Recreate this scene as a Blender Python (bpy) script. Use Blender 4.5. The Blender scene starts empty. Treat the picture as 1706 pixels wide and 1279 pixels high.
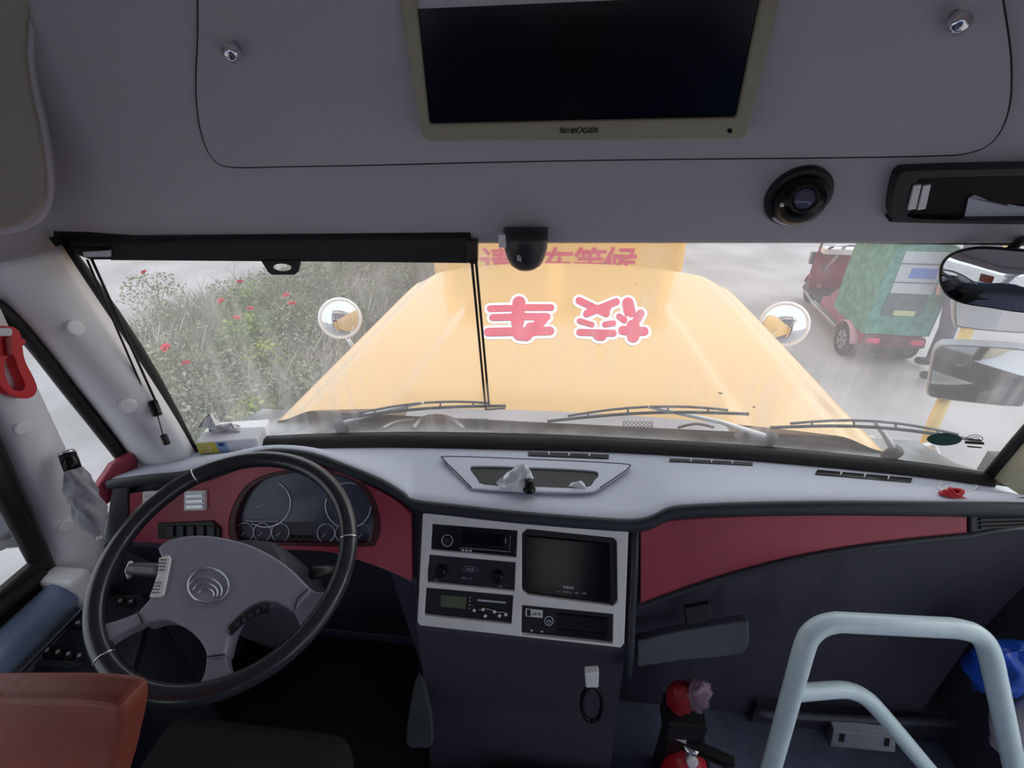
import bpy, bmesh, math, random
from mathutils import Vector, Matrix
random.seed(7)
scn = bpy.context.scene
COL = scn.collection

# ------------------------------------------------------------------ camera
W, H = 1706.0, 1279.0
FPX, PITCH, YAW, ROLL = 800.0, math.radians(30), math.radians(7.0), math.radians(1.2)
CAM = Vector((0, 0, 2.4))
_r = Vector((math.cos(YAW), math.sin(YAW), 0))
FW = Vector((-math.sin(YAW) * math.cos(PITCH), math.cos(YAW) * math.cos(PITCH), -math.sin(PITCH)))
_u = _r.cross(FW)
RT = _r * math.cos(ROLL) - _u * math.sin(ROLL)
UP = _u * math.cos(ROLL) + _r * math.sin(ROLL)
cd = bpy.data.cameras.new('camera')
cd.sensor_fit = 'HORIZONTAL'
cd.sensor_width = 36.0
cd.lens = 36.0 * FPX / W
cd.clip_start = 0.02
cam = bpy.data.objects.new('camera', cd)
COL.objects.link(cam)
cam.matrix_world = Matrix(((RT.x, UP.x, -FW.x, CAM.x), (RT.y, UP.y, -FW.y, CAM.y), (RT.z, UP.z, -FW.z, CAM.z), (0, 0, 0, 1)))
scn.camera = cam

# ------------------------------------------------------------------ light: bright overcast day
world = bpy.data.worlds.new('overcast_sky')
scn.world = world
world.use_nodes = True
_wn = world.node_tree.nodes
_wn['Background'].inputs[0].default_value = (0.90, 0.95, 1.0, 1)
_wn['Background'].inputs[1].default_value = 1.25
sd = bpy.data.lights.new('veiled_sun', 'SUN')
sd.energy = 1.5
sd.angle = math.radians(70)
sd.color = (1, 0.96, 0.9)
sun = bpy.data.objects.new('veiled_sun', sd)
COL.objects.link(sun)
sun.rotation_euler = Vector((-0.80, -0.30, -0.50)).to_track_quat('-Z', 'Y').to_euler()
scn.view_settings.view_transform = 'Standard'
scn.view_settings.look = 'None'
scn.view_settings.gamma = 1
scn.view_settings.use_curve_mapping = False
scn.view_settings.exposure = 0.2
scn.cycles.max_bounces = 10
scn.cycles.diffuse_bounces = 6
scn.cycles.transparent_max_bounces = 16
scn.cycles.sample_clamp_indirect = 6

# ------------------------------------------------------------------ pixel rays and planes
def ray(px, py):
    return FW + RT * ((px - 853.0) / FPX) - UP * ((py - 639.5) / FPX)
def at(px, py, depth):
    return CAM + ray(px, py) * depth
def on_plane(px, py, pl):
    p0, n = pl
    d = ray(px, py)
    return CAM + d * ((p0 - CAM).dot(n) / d.dot(n))
def on_y(px, py, y): return on_plane(px, py, (Vector((0, y, 0)), Vector((0, 1, 0))))
def on_z(px, py, z): return on_plane(px, py, (Vector((0, 0, z)), Vector((0, 0, 1))))
def on_x(px, py, x): return on_plane(px, py, (Vector((x, 0, 0)), Vector((1, 0, 0))))
def shift(pl, d): return (pl[0] + pl[1] * d, pl[1])

# ------------------------------------------------------------------ materials
def lin(c):
    out = []
    for v in c[:3]:
        v /= 255.0
        out.append(v / 12.92 if v <= 0.04045 else ((v + 0.055) / 1.055) ** 2.4)
    return (*out, 1.0)
MATS = {}
def mat(name, rgb, rough=0.5, metal=0.0, vary=0.12, scale=8.0, bump=0.0, bscale=200.0, rgb2=None, coat=0.0, spec=0.5, trans=0.0, sheen=0.0, stretch=None):
    if name in MATS: return MATS[name]
    m = bpy.data.materials.new(name)
    m.use_nodes = True
    nt = m.node_tree
    b = nt.nodes['Principled BSDF']
    tc = nt.nodes.new('ShaderNodeTexCoord')
    mp = nt.nodes.new('ShaderNodeMapping')
    nt.links.new(tc.outputs['Object'], mp.inputs[0])
    if stretch: mp.inputs['Scale'].default_value = stretch
    nz = nt.nodes.new('ShaderNodeTexNoise')
    nz.inputs['Scale'].default_value = scale
    nz.inputs['Detail'].default_value = 5
    nt.links.new(mp.outputs[0], nz.inputs['Vector'])
    rp = nt.nodes.new('ShaderNodeValToRGB')
    c1 = lin(rgb)
    if rgb2 is None:
        c0 = tuple(max(0, v * (1 - vary)) for v in c1[:3]) + (1,)
        c2 = tuple(min(1, v * (1 + vary)) for v in c1[:3]) + (1,)
    else:
        c0, c2 = c1, lin(rgb2)
    rp.color_ramp.elements[0].position = 0.36
    rp.color_ramp.elements[0].color = c0
    rp.color_ramp.elements[1].position = 0.64
    rp.color_ramp.elements[1].color = c2
    nt.links.new(nz.outputs['Fac'], rp.inputs[0])
    nt.links.new(rp.outputs[0], b.inputs['Base Color'])
    b.inputs['Roughness'].default_value = rough
    b.inputs['Metallic'].default_value = metal
    b.inputs['Specular IOR Level'].default_value = spec
    b.inputs['Coat Weight'].default_value = coat
    b.inputs['Coat Roughness'].default_value = 0.08
    if trans: b.inputs['Transmission Weight'].default_value = trans
    if sheen: b.inputs['Sheen Weight'].default_value = sheen
    if bump:
        n2 = nt.nodes.new('ShaderNodeTexNoise')
        n2.inputs['Scale'].default_value = bscale
        n2.inputs['Detail'].default_value = 3
        nt.links.new(mp.outputs[0], n2.inputs['Vector'])
        bp = nt.nodes.new('ShaderNodeBump')
        bp.inputs['Strength'].default_value = bump
        bp.inputs['Distance'].default_value = 0.004
        nt.links.new(n2.outputs['Fac'], bp.inputs['Height'])
        nt.links.new(bp.outputs[0], b.inputs['Normal'])
    MATS[name] = m
    return m
def film(name, base, streak, tint, smin=0.45, smax=0.75, scale=(60, 60, 3), rot=(0, 0, 0), gloss=0.05, smear=0.0):
    """clear pane carrying a dusty film: transparent, with dust that catches the daylight"""
    m = bpy.data.materials.new(name)
    m.use_nodes = True
    nt = m.node_tree
    nt.nodes.remove(nt.nodes['Principled BSDF'])
    out = nt.nodes['Material Output']
    tc = nt.nodes.new('ShaderNodeTexCoord')
    mp = nt.nodes.new('ShaderNodeMapping')
    mp.inputs['Scale'].default_value = scale
    mp.inputs['Rotation'].default_value = rot
    nt.links.new(tc.outputs['Object'], mp.inputs[0])
    nz = nt.nodes.new('ShaderNodeTexNoise')
    nz.inputs['Scale'].default_value = 1
    nz.inputs['Detail'].default_value = 1.5
    nt.links.new(mp.outputs[0], nz.inputs['Vector'])
    n2 = nt.nodes.new('ShaderNodeTexNoise')
    n2.inputs['Scale'].default_value = 3.5
    n2.inputs['Detail'].default_value = 2
    nt.links.new(tc.outputs['Object'], n2.inputs['Vector'])
    mr = nt.nodes.new('ShaderNodeMapRange')
    mr.inputs[1].default_value = smin
    mr.inputs[2].default_value = smax
    mr.inputs[3].default_value = 0
    mr.inputs[4].default_value = streak
    nt.links.new(nz.outputs['Fac'], mr.inputs[0])
    mk = nt.nodes.new('ShaderNodeMapRange')
    mk.inputs[1].default_value = 0.42
    mk.inputs[2].default_value = 0.62
    nt.links.new(n2.outputs['Fac'], mk.inputs[0])
    mu = nt.nodes.new('ShaderNodeMath'); mu.operation = 'MULTIPLY'
    nt.links.new(mr.outputs[0], mu.inputs[0]); nt.links.new(mk.outputs[0], mu.inputs[1])
    ad = nt.nodes.new('ShaderNodeMath'); ad.operation = 'ADD'
    nt.links.new(mu.outputs[0], ad.inputs[0]); ad.inputs[1].default_value = base
    tr = nt.nodes.new('ShaderNodeBsdfTransparent'); tr.inputs[0].default_value = tint
    df = nt.nodes.new('ShaderNodeBsdfDiffuse'); df.inputs[0].default_value = (0.82, 0.82, 0.84, 1)
    tl = nt.nodes.new('ShaderNodeBsdfTranslucent'); tl.inputs[0].default_value = (0.86, 0.86, 0.9, 1)
    m1 = nt.nodes.new('ShaderNodeMixShader'); m1.inputs[0].default_value = 0.65
    nt.links.new(df.outputs[0], m1.inputs[1]); nt.links.new(tl.outputs[0], m1.inputs[2])
    m2 = nt.nodes.new('ShaderNodeMixShader')
    nt.links.new(ad.outputs[0], m2.inputs[0]); nt.links.new(tr.outputs[0], m2.inputs[1]); nt.links.new(m1.outputs[0], m2.inputs[2])
    gl = nt.nodes.new('ShaderNodeBsdfGlossy'); gl.inputs['Roughness'].default_value = 0.02
    lw = nt.nodes.new('ShaderNodeFresnel'); lw.inputs[0].default_value = 1.3
    m3 = nt.nodes.new('ShaderNodeMixShader')
    ml = nt.nodes.new('ShaderNodeMath'); ml.operation = 'MULTIPLY'; ml.inputs[1].default_value = gloss * 10
    nt.links.new(lw.outputs[0], ml.inputs[0])
    nt.links.new(ml.outputs[0], m3.inputs[0]); nt.links.new(m2.outputs[0], m3.inputs[1]); nt.links.new(gl.outputs[0], m3.inputs[2])
    nt.links.new(m3.outputs[0], out.inputs[0])
    return m

M = {}
M['panel'] = mat('grey_abs_panel', (190, 183, 188), 0.6, vary=0.03, scale=3, bump=0.05, bscale=500)
M['pillar'] = mat('pale_pillar_plastic', (238, 238, 242), 0.5, vary=0.03, scale=3)
M['cream'] = mat('cream_plastic', (205, 200, 172), 0.45, vary=0.04)
M['rubber'] = mat('black_rubber', (26, 24, 25), 0.6, vary=0.15)
M['dash'] = mat('dash_grey_top', (204, 210, 226), 0.55, vary=0.03, scale=4, bump=0.06, bscale=700)
M['dash_dark'] = mat('dash_dark_edge', (46, 52, 60), 0.5, vary=0.08, bump=0.05, bscale=600)
M['dash_low'] = mat('dash_lower_black', (52, 53, 64), 0.6, vary=0.1, scale=5)
M['black'] = mat('black_plastic', (24, 24, 27), 0.45, vary=0.1)
M['gloss_black'] = mat('gloss_black', (12, 12, 14), 0.25, vary=0.1, spec=0.3)
M['maroon'] = mat('maroon_panel', (174, 66, 86), 0.42, vary=0.12, scale=5)
M['silver'] = mat('silver_paint', (240, 238, 240), 0.4, 0.1, vary=0.05)
M['chrome'] = mat('chrome', (225, 226, 230), 0.1, 1.0, vary=0.02)
M['alu'] = mat('brushed_aluminium', (205, 205, 212), 0.3, 0.8, vary=0.05, scale=30, stretch=(1, 12, 12))
M['wheel'] = mat('steering_wheel_grey', (146, 148, 164), 0.42, vary=0.06, bump=0.04, bscale=700)
M['rim'] = mat('steering_rim_leather', (40, 40, 48), 0.3, vary=0.1, bump=0.04, bscale=500, coat=0.3)
M['white'] = mat('white_plastic', (225, 226, 232), 0.5, vary=0.04)
M['print'] = mat('pale_print', (190, 195, 205), 0.5, vary=0.02)
M['yellow'] = mat('school_bus_yellow', (232, 182, 106), 0.3, vary=0.03, scale=2, coat=0.5)
M['yellow2'] = mat('far_bus_yellow', (240, 186, 92), 0.4, vary=0.05, scale=2)
M['red_letter'] = mat('red_vinyl', (214, 48, 86), 0.4, vary=0.1, scale=12)
M['white_letter'] = mat('white_vinyl', (250, 250, 250), 0.4, vary=0.01)
M['rail'] = mat('pale_blue_rail_paint', (206, 226, 236), 0.35, vary=0.04, scale=20, coat=0.2)
M['brown'] = mat('brown_leather', (150, 74, 58), 0.5, vary=0.15, scale=6, bump=0.15, bscale=120)
M['seat_dark'] = mat('dark_seat_cloth', (34, 30, 32), 0.9, vary=0.2, scale=30)
M['red'] = mat('red_plastic', (205, 28, 46), 0.4, vary=0.08)
M['concrete'] = mat('worn_concrete', (158, 155, 158), 0.85, scale=1.2, rgb2=(182, 179, 183), bump=0.2, bscale=60)
M['soil'] = mat('dry_soil', (108, 100, 88), 0.95, scale=9, rgb2=(160, 154, 144), bump=0.6, bscale=30)
M['screen'] = mat('screen_black', (6, 6, 9), 0.15, vary=0.2, spec=0.25)
M['bezel'] = mat('cream_monitor_bezel', (166, 160, 136), 0.5, vary=0.04)
M['mirror'] = mat('mirror_glass', (235, 238, 240), 0.03, 1.0, vary=0.01)

# ------------------------------------------------------------------ object helpers
WL = {}
def link(o, parent=None, loc=None):
    COL.objects.link(o)
    loc = Vector(loc) if loc is not None else Vector((0, 0, 0))
    o.location = loc
    if parent is not None:
        o.parent = parent
        o.matrix_parent_inverse = Matrix.Translation(-WL[parent.name])
    WL[o.name] = loc
    return o
def tag(o, label=None, cat=None, group=None, kind=None):
    if label: o['label'] = label
    if cat: o['category'] = cat
    if group: o['group'] = group
    if kind: o['kind'] = kind
    return o
def thing(name, label, cat, loc=(0, 0, 0), group=None, kind=None):
    o = bpy.data.objects.new(name, None)
    o.empty_display_size = 0.05
    link(o, None, loc)
    return tag(o, label, cat, group, kind)
def mk(name, verts, faces, m, parent=None, smooth=False, bevel=0.0, seg=2, solid=0.0, subsurf=0, label=None, recenter=True):
    vs = [Vector(v) for v in verts]
    if recenter and vs:
        lo = [min(v[i] for v in vs) for i in range(3)]
        hi = [max(v[i] for v in vs) for i in range(3)]
        org = Vector(((lo[0] + hi[0]) / 2, (lo[1] + hi[1]) / 2, lo[2]))
    else:
        org = Vector((0, 0, 0))
    me = bpy.data.meshes.new(name)
    me.from_pydata([v - org for v in vs], [], faces)
    bm = bmesh.new(); bm.from_mesh(me)
    bmesh.ops.remove_doubles(bm, verts=bm.verts, dist=1e-6)
    bmesh.ops.recalc_face_normals(bm, faces=bm.faces)
    bm.to_mesh(me); bm.free()
    if m is not None: me.materials.append(m if not isinstance(m, str) else M[m])
    if smooth:
        for p in me.polygons: p.use_smooth = True
    o = bpy.data.objects.new(name, me)
    link(o, parent, org)
    if solid:
        md = o.modifiers.new('solid', 'SOLIDIFY'); md.thickness = solid; md.offset = 0
    if bevel:
        md = o.modifiers.new('bevel', 'BEVEL'); md.width = bevel; md.segments = seg; md.limit_method = 'ANGLE'; md.angle_limit = math.radians(40)
    if subsurf:
        md = o.modifiers.new('sub', 'SUBSURF'); md.levels = subsurf; md.render_levels = subsurf
    if label: o['label'] = label
    return o
class G:
    """geometry collector"""
    def __init__(s): s.v = []; s.f = []
    def add(s, vs, fs):
        n = len(s.v); s.v += [Vector(v) for v in vs]; s.f += [tuple(i + n for i in f) for f in fs]; return s
    def box(s, c, h, ax=None):
        c = Vector(c); X, Y, Z = ax or (Vector((1, 0, 0)), Vector((0, 1, 0)), Vector((0, 0, 1)))
        vs = [c + X * (h[0] * a) + Y * (h[1] * b) + Z * (h[2] * d) for a in (-1, 1) for b in (-1, 1) for d in (-1, 1)]
        return s.add(vs, [(0, 1, 3, 2), (4, 6, 7, 5), (0, 4, 5, 1), (2, 3, 7, 6), (0, 2, 6, 4), (1, 5, 7, 3)])
    def slab(s, pts, n, t):
        pts = [Vector(p) for p in pts]; k = len(pts)
        vs = pts + [p - n * t for p in pts]
        return s.add(vs, [tuple(range(k)), tuple(range(2 * k - 1, k - 1, -1))] + [(i, (i + 1) % k, (i + 1) % k + k, i + k) for i in range(k)])
    def tube(s, pts, r, seg=10, closed=False, caps=True):
        pts = [Vector(p) for p in pts]; n = len(pts)
        rr = r if isinstance(r, (list, tuple)) else [r] * n
        t0 = (pts[1] - pts[0]).normalized()
        a = t0.orthogonal().normalized(); base = len(s.v); prev = t0
        for i in range(n):
            if closed: t = (pts[(i + 1) % n] - pts[i - 1]).normalized()
            elif i == 0: t = t0
            elif i == n - 1: t = (pts[i] - pts[i - 1]).normalized()
            else: t = (pts[i + 1] - pts[i - 1]).normalized()
            q = prev.rotation_difference(t); a = (q @ a).normalized(); prev = t
            b = t.cross(a)
            for k in range(seg):
                th = 2 * math.pi * k / seg
                s.v.append(pts[i] + (a * math.cos(th) + b * math.sin(th)) * rr[i])
        m_ = n if closed else n - 1
        for i in range(m_):
            j = (i + 1) % n
            off = 0
            if closed and j == 0:
                d = [(s.v[base + i * seg] - s.v[base + k]).length for k in range(seg)]
                off = d.index(min(d))
            for k in range(seg):
                s.f.append((base + i * seg + k, base + i * seg + (k + 1) % seg, base + j * seg + (k + 1 + off) % seg, base + j * seg + (k + off) % seg))
        if caps and not closed:
            s.f.append(tuple(base + k for k in range(seg - 1, -1, -1))); s.f.append(tuple(base + (n - 1) * seg + k for k in range(seg)))
        return s
    def lathe(s, prof, c, axis, seg=24, sx=1.0):
        c = Vector(c); ax = Vector(axis).normalized(); a = ax.orthogonal().normalized()
        if abs(ax.z) < 0.98:
            a = Vector((0, 0, 1)).cross(ax).normalized()
        b = ax.cross(a); base = len(s.v)
        for r, h in prof:
            for k in range(seg):
                th = 2 * math.pi * k / seg
                s.v.append(c + ax * h + a * (math.cos(th) * r * sx) + b * (math.sin(th) * r))
        for i in range(len(prof) - 1):
            for k in range(seg):
                s.f.append((base + i * seg + k, base + i * seg + (k + 1) % seg, base + (i + 1) * seg + (k + 1) % seg, base + (i + 1) * seg + k))
        s.f.append(tuple(base + k for k in range(seg))); s.f.append(tuple(base + (len(prof) - 1) * seg + k for k in range(seg)))
        return s
    def sphere(s, c, r, seg=20, rings=12, ax=None):
        c = Vector(c); rx, ry, rz = (r, r, r) if not isinstance(r, (tuple, list)) else r
        X, Y, Z = ax or (Vector((1, 0, 0)), Vector((0, 1, 0)), Vector((0, 0, 1)))
        base = len(s.v)
        for i in range(rings + 1):
            p = math.pi * i / rings
            for k in range(seg):
                t = 2 * math.pi * k / seg
                s.v.append(c + X * (rx * math.sin(p) * math.cos(t)) + Y * (ry * math.sin(p) * math.sin(t)) + Z * (rz * math.cos(p)))
        for i in range(rings):
            for k in range(seg):
                s.f.append((base + i * seg + k, base + i * seg + (k + 1) % seg, base + (i + 1) * seg + (k + 1) % seg, base + (i + 1) * seg + k))
        return s
    def loft(s, rows, closed=False):
        base = len(s.v); n = len(rows[0])
        for r in rows: s.v += [Vector(p) for p in r]
        for i in range(len(rows) - 1):
            for k in range(n if closed else n - 1):
                k2 = (k + 1) % n
                s.f.append((base + i * n + k, base + i * n + k2, base + (i + 1) * n + k2, base + (i + 1) * n + k))
        return s
    def mk(s, name, m, parent=None, **kw): return mk(name, s.v, s.f, m, parent, **kw)
def smooth_path(pts, k=6, closed=False):
    pts = [Vector(p) for p in pts]; n = len(pts); out = []
    for i in range(n if closed else n - 1):
        p0 = pts[i - 1] if (closed or i > 0) else pts[0]
        p1 = pts[i]; p2 = pts[(i + 1) % n]
        p3 = pts[(i + 2) % n] if (closed or i + 2 < n) else pts[-1]
        for j in range(k):
            t = j / k
            out.append(0.5 * ((2 * p1) + (p2 - p0) * t + (2 * p0 - 5 * p1 + 4 * p2 - p3) * t * t + (3 * p1 - p0 - 3 * p2 + p3) * t ** 3))
    if not closed: out.append(pts[-1])
    return out
def px_path(pts, k=4, closed=False):
    return [(v.x, v.y) for v in smooth_path([Vector((a, b, 0)) for a, b in pts], k, closed)]
def pslab(name, pxs, pl, t, m, parent=None, raise_=0.0, bevel=0.0, **kw):
    """solid panel standing on a real plane of the place"""
    q = shift(pl, raise_)
    return G().slab([on_plane(a, b, q) for a, b in pxs], pl[1], t).mk(name, m, parent, bevel=bevel, **kw)
def plate(name, outer, holes, pl, t, m, parent=None, raise_=0.0, bevel=0.0):
    q = shift(pl, raise_)
    bm = bmesh.new(); eds = []
    for loop in [outer] + holes:
        vs = [bm.verts.new(on_plane(a, b, q)) for a, b in loop]
        for i in range(len(vs)): eds.append(bm.edges.new((vs[i], vs[(i + 1) % len(vs)])))
    bmesh.ops.triangle_fill(bm, edges=eds, use_beauty=True, normal=pl[1])
    bm.verts.index_update()
    top = [v.co.copy() for v in bm.verts]; fs = [tuple(v.index for v in f.verts) for f in bm.faces]
    bnd = [(e.verts[0].index, e.verts[1].index) for e in bm.edges if len(e.link_faces) == 1]
    bm.free(); n = len(top)
    vs = top + [p - pl[1] * t for p in top]
    fs = fs + [tuple(i + n for i in reversed(f)) for f in fs] + [(a, b, b + n, a + n) for a, b in bnd]
    return mk(name, vs, fs, m, parent, bevel=bevel)
def rounded(x0, y0, x1, y1, r, k=4):
    out = []
    for cx, cy, a0 in ((x1 - r, y0 + r, -90), (x1 - r, y1 - r, 0), (x0 + r, y1 - r, 90), (x0 + r, y0 + r, 180)):
        for i in range(k + 1):
            a = math.radians(a0 + 90 * i / k)
            out.append((cx + r * math.cos(a), cy + r * math.sin(a)))
    return out
def ell(cx, cy, rx, ry, n=24, a0=0, a1=360):
    return [(cx + rx * math.cos(math.radians(a0 + (a1 - a0) * i / n)), cy + ry * math.sin(math.radians(a0 + (a1 - a0) * i / n))) for i in range(n if a1 - a0 == 360 else n + 1)]
def quad_grid(q, u, v):
    """point at (u,v) of an image quad tl,tr,br,bl"""
    tl, tr, br, bl = q
    a = (tl[0] + (tr[0] - tl[0]) * u, tl[1] + (tr[1] - tl[1]) * u)
    b = (bl[0] + (br[0] - bl[0]) * u, bl[1] + (br[1] - bl[1]) * u)
    return (a[0] + (b[0] - a[0]) * v, a[1] + (b[1] - a[1]) * v)
def ptube(name, pxs, pl, r, m, parent=None, raise_=0.0, seg=6, closed=False, **kw):
    q = shift(pl, raise_)
    return G().tube([on_plane(a, b, q) for a, b in pxs], r, seg, closed).mk(name, m, parent, smooth=True, **kw)
_dg = None
def text(name, s, center, xdir, n, height, m, parent=None, depth=0.0006, bold=0.0, shear=0.0, width=None):
    cu = bpy.data.curves.new(name, 'FONT')
    cu.body = s; cu.align_x = 'CENTER'; cu.align_y = 'CENTER'; cu.size = 1.0
    cu.offset = bold; cu.shear = shear; cu.extrude = 0.0; cu.resolution_u = 3
    tmp = bpy.data.objects.new('tmp_text', cu)
    COL.objects.link(tmp)
    dg = bpy.context.evaluated_depsgraph_get()
    me = bpy.data.meshes.new_from_object(tmp.evaluated_get(dg))
    vs = [v.co.copy() for v in me.vertices]; fs = [tuple(p.vertices) for p in me.polygons]
    bpy.data.objects.remove(tmp); bpy.data.curves.remove(cu); bpy.data.meshes.remove(me)
    if not vs: return None
    hx = max(v.x for v in vs) - min(v.x for v in vs); hy = max(v.y for v in vs) - min(v.y for v in vs)
    cx = (max(v.x for v in vs) + min(v.x for v in vs)) / 2; cy = (max(v.y for v in vs) + min(v.y for v in vs)) / 2
    sy = height / hy; sx = sy if width is None else width / hx
    X = Vector(xdir).normalized(); N = Vector(n).normalized(); Y = N.cross(X)
    pts = [Vector(center) + X * ((v.x - cx) * sx) + Y * ((v.y - cy) * sy) + N * 0.0008 for v in vs]
    return mk(name, pts, fs, m, parent, solid=depth)

# ------------------------------------------------------------------ reference planes of the bus interior
ZD = 1.65
PF = (Vector((0, 0.755, ZD)), Vector((0, -0.893, 0.45)).normalized())              # sloping face of the dashboard
PT = (Vector((0, 0, ZD)), Vector((0, 0, 1)))                                        # dash top
PO = (Vector((0, 0.92, 2.172)), Vector((0, -0.94, -0.34)).normalized())            # overhead front panel
XL, XR = -1.08, 1.08
PL = (Vector((XL, 0, 0)), Vector((1, 0, 0)))
FLOOR = 0.85

# ================================================================== SETTING
# ground outside
g = G().add([(-40, -20, 0), (40, -20, 0), (40, 45, 0), (-40, 45, 0)], [(0, 1, 2, 3)])
tag(g.mk('ground', 'concrete'), 'pale worn concrete ground outside the bus', 'ground', kind='structure')
# soil bed
bed = [(-1.85, 2.0), (-1.85, 9.6), (-4.2, 9.6), (-4.6, 7.2), (-5.3, 5.6), (-5.2, 4.4), (-3.4, 3.0), (-2.4, 2.0)]
g = G().slab([Vector((x, y, 0.06)) for x, y in bed], Vector((0, 0, 1)), 0.06)
tag(g.mk('flower_bed', 'soil'), 'dry soil of the flower bed left of the bus nose', 'flower bed', kind='structure')
# floor
g = G().box((0, -1.78, FLOOR - 0.03), (1.08, 2.84, 0.03))
M['vinyl'] = mat('blue_grey_floor_vinyl', (92, 98, 122), 0.55, vary=0.12, scale=20)
tag(g.mk('floor', 'vinyl'), 'blue-grey vinyl floor beside the dashboard', 'floor', kind='structure')
# ceiling: curved roof skin
rows = []
for y in (0.80, 0.4, 0.0, -0.5, -1.0, -2.0, -3.0, -4.6):
    rows.append([(x * 1.0, y, 2.62 + 0.12 * (1 - (x / 1.08) ** 2)) for x in [i * 1.08 / 6 for i in range(-6, 7)]])
tag(G().loft(rows).mk('ceiling', 'panel', smooth=True, solid=0.03), 'pale grey bus roof lining', 'ceiling', kind='structure')
# left wall with window openings (solid below the sill, posts between)
M['wall_trim'] = mat('wall_trim_dark', (62, 66, 78), 0.5, vary=0.06)
wl = thing('wall_left', 'dark grey side wall under the driver window', 'wall', (XL - 0.03, 0, FLOOR), kind='structure')
sill = [(0.90, 1.50), (0.60, 1.47), (0.1, 1.47), (-1.5, 1.47)]
g = G()
g.slab([Vector((XL, 0.98, FLOOR)), Vector((XL, -4.6, FLOOR)), Vector((XL, -4.6, 1.47)), Vector((XL, 0.58, 1.47)), Vector((XL, 0.74, 1.52)), Vector((XL, 0.98, 1.60))], Vector((1, 0, 0)), 0.05)
g.mk('lower_lining', 'wall_trim', wl)
g = G().slab([Vector((XL, 0.95, 2.12)), Vector((XL, 0.95, 2.66)), Vector((XL, -4.6, 2.66)), Vector((XL, -4.6, 2.2)), Vector((XL, 0.5, 2.2)), Vector((XL, 0.74, 2.12))], Vector((1, 0, 0)), 0.05)
g.mk('upper_lining', 'panel', wl)
for yy in (-0.55, -1.45, -2.35, -3.25, -4.15):
    G().box((XL - 0.025, yy, 1.85), (0.03, 0.05, 0.40)).mk('window_post', 'pillar', wl, bevel=0.01)
# right wall
wr = thing('wall_right', 'dark grey side wall right of the dashboard', 'wall', (XR + 0.03, 0, FLOOR), kind='structure')
G().slab([Vector((XR, 1.1, FLOOR - 0.5)), Vector((XR, 1.1, 1.62)), Vector((XR, 0.62, 1.62)), Vector((XR, 0.62, FLOOR - 0.5))], Vector((-1, 0, 0)), 0.05).mk('lower_lining', 'dash_low', wr)
G().slab([Vector((XR, 0.98, 2.2)), Vector((XR, 0.98, 2.66)), Vector((XR, -4.6, 2.66)), Vector((XR, -4.6, 2.2))], Vector((-1, 0, 0)), 0.05).mk('upper_lining', 'panel', wr)
G().slab([Vector((XR, -0.5, FLOOR)), Vector((XR, -0.5, 1.47)), Vector((XR, -4.6, 1.47)), Vector((XR, -4.6, FLOOR))], Vector((-1, 0, 0)), 0.05).mk('rear_lining', 'wall_trim', wr)
for yy in (-0.5, -1.45, -2.35, -3.25, -4.15):
    G().box((XR + 0.025, yy, 1.85), (0.03, 0.05, 0.40)).mk('window_post', 'pillar', wr, bevel=0.01)

wb = thing('wall_rear', 'pale rear wall with a wide window behind the camera', 'wall', (0, -4.6, FLOOR), kind='structure')
G().box((0, -4.62, (FLOOR + 1.5) / 2), (1.08, 0.02, (1.5 - FLOOR) / 2)).mk('lower_lining', 'wall_trim', wb)
G().box((0, -4.62, 2.48), (1.08, 0.02, 0.26)).mk('upper_lining', 'panel', wb)
for x in (-0.95, 0.95): G().box((x, -4.62, 1.86), (0.13, 0.02, 0.37)).mk('side_lining', 'pillar', wb)

# overhead front panel
tr = thing('trim_1', 'grey overhead panel above the windshield', 'overhead panel', (0, 0.9, 2.16), kind='structure')
hdr = [(-80, 415), (110, 410), (350, 407), (600, 403), (1000, 402), (1400, 402), (1706, 402), (2000, 404), (2280, 408)]
hb = []
for a, b in hdr:
    p = on_plane(a, b, PO)
    hb.append(Vector((max(XL, min(XR, p.x)), p.y, p.z)))
upv = Vector((0, -0.34, 0.94)).normalized()
rows = [[p + Vector((0, 0.05, 0.004)) for p in hb], [p + Vector((0, 0.012, -0.006)) for p in hb], hb]
for d in (0.02, 0.12, 0.3, 0.42): rows.append([p + upv * d for p in hb])
rows.append([p + upv * 0.52 + Vector((0, -0.02, 0)) for p in hb])
G().loft(rows).mk('fascia', 'panel', tr, smooth=True)
# hatch with its dark seam
hatch = [(330, -60), (330, 60), (327, 130), (330, 190), (340, 235), (356, 265), (385, 278), (480, 277), (600, 275), (850, 269), (1100, 265), (1400, 262), (1560, 259), (1610, 255), (1645, 242), (1668, 215), (1682, 170), (1684, 110), (1678, 50), (1660, -60)]
hs = px_path(hatch, 4)
ht = pslab('hatch', hs, PO, 0.006, 'panel', tr, raise_=0.0045)
ptube('seam', hs, PO, 0.0016, 'rubber', ht, raise_=0.0035, seg=5)
for kx, ky in ((398, 85), (1592, 34)):
    c = on_plane(kx - 4, ky - 12, PO)
    G().lathe([(0.006, 0), (0.006, 0.012), (0.011, 0.014), (0.013, 0.02), (0.012, 0.028), (0.006, 0.032)], c, PO[1] + Vector((0, 0, -0.25)), 16).mk('lock_knob', 'chrome', ht, smooth=True, label='chrome lock knob')
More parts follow.
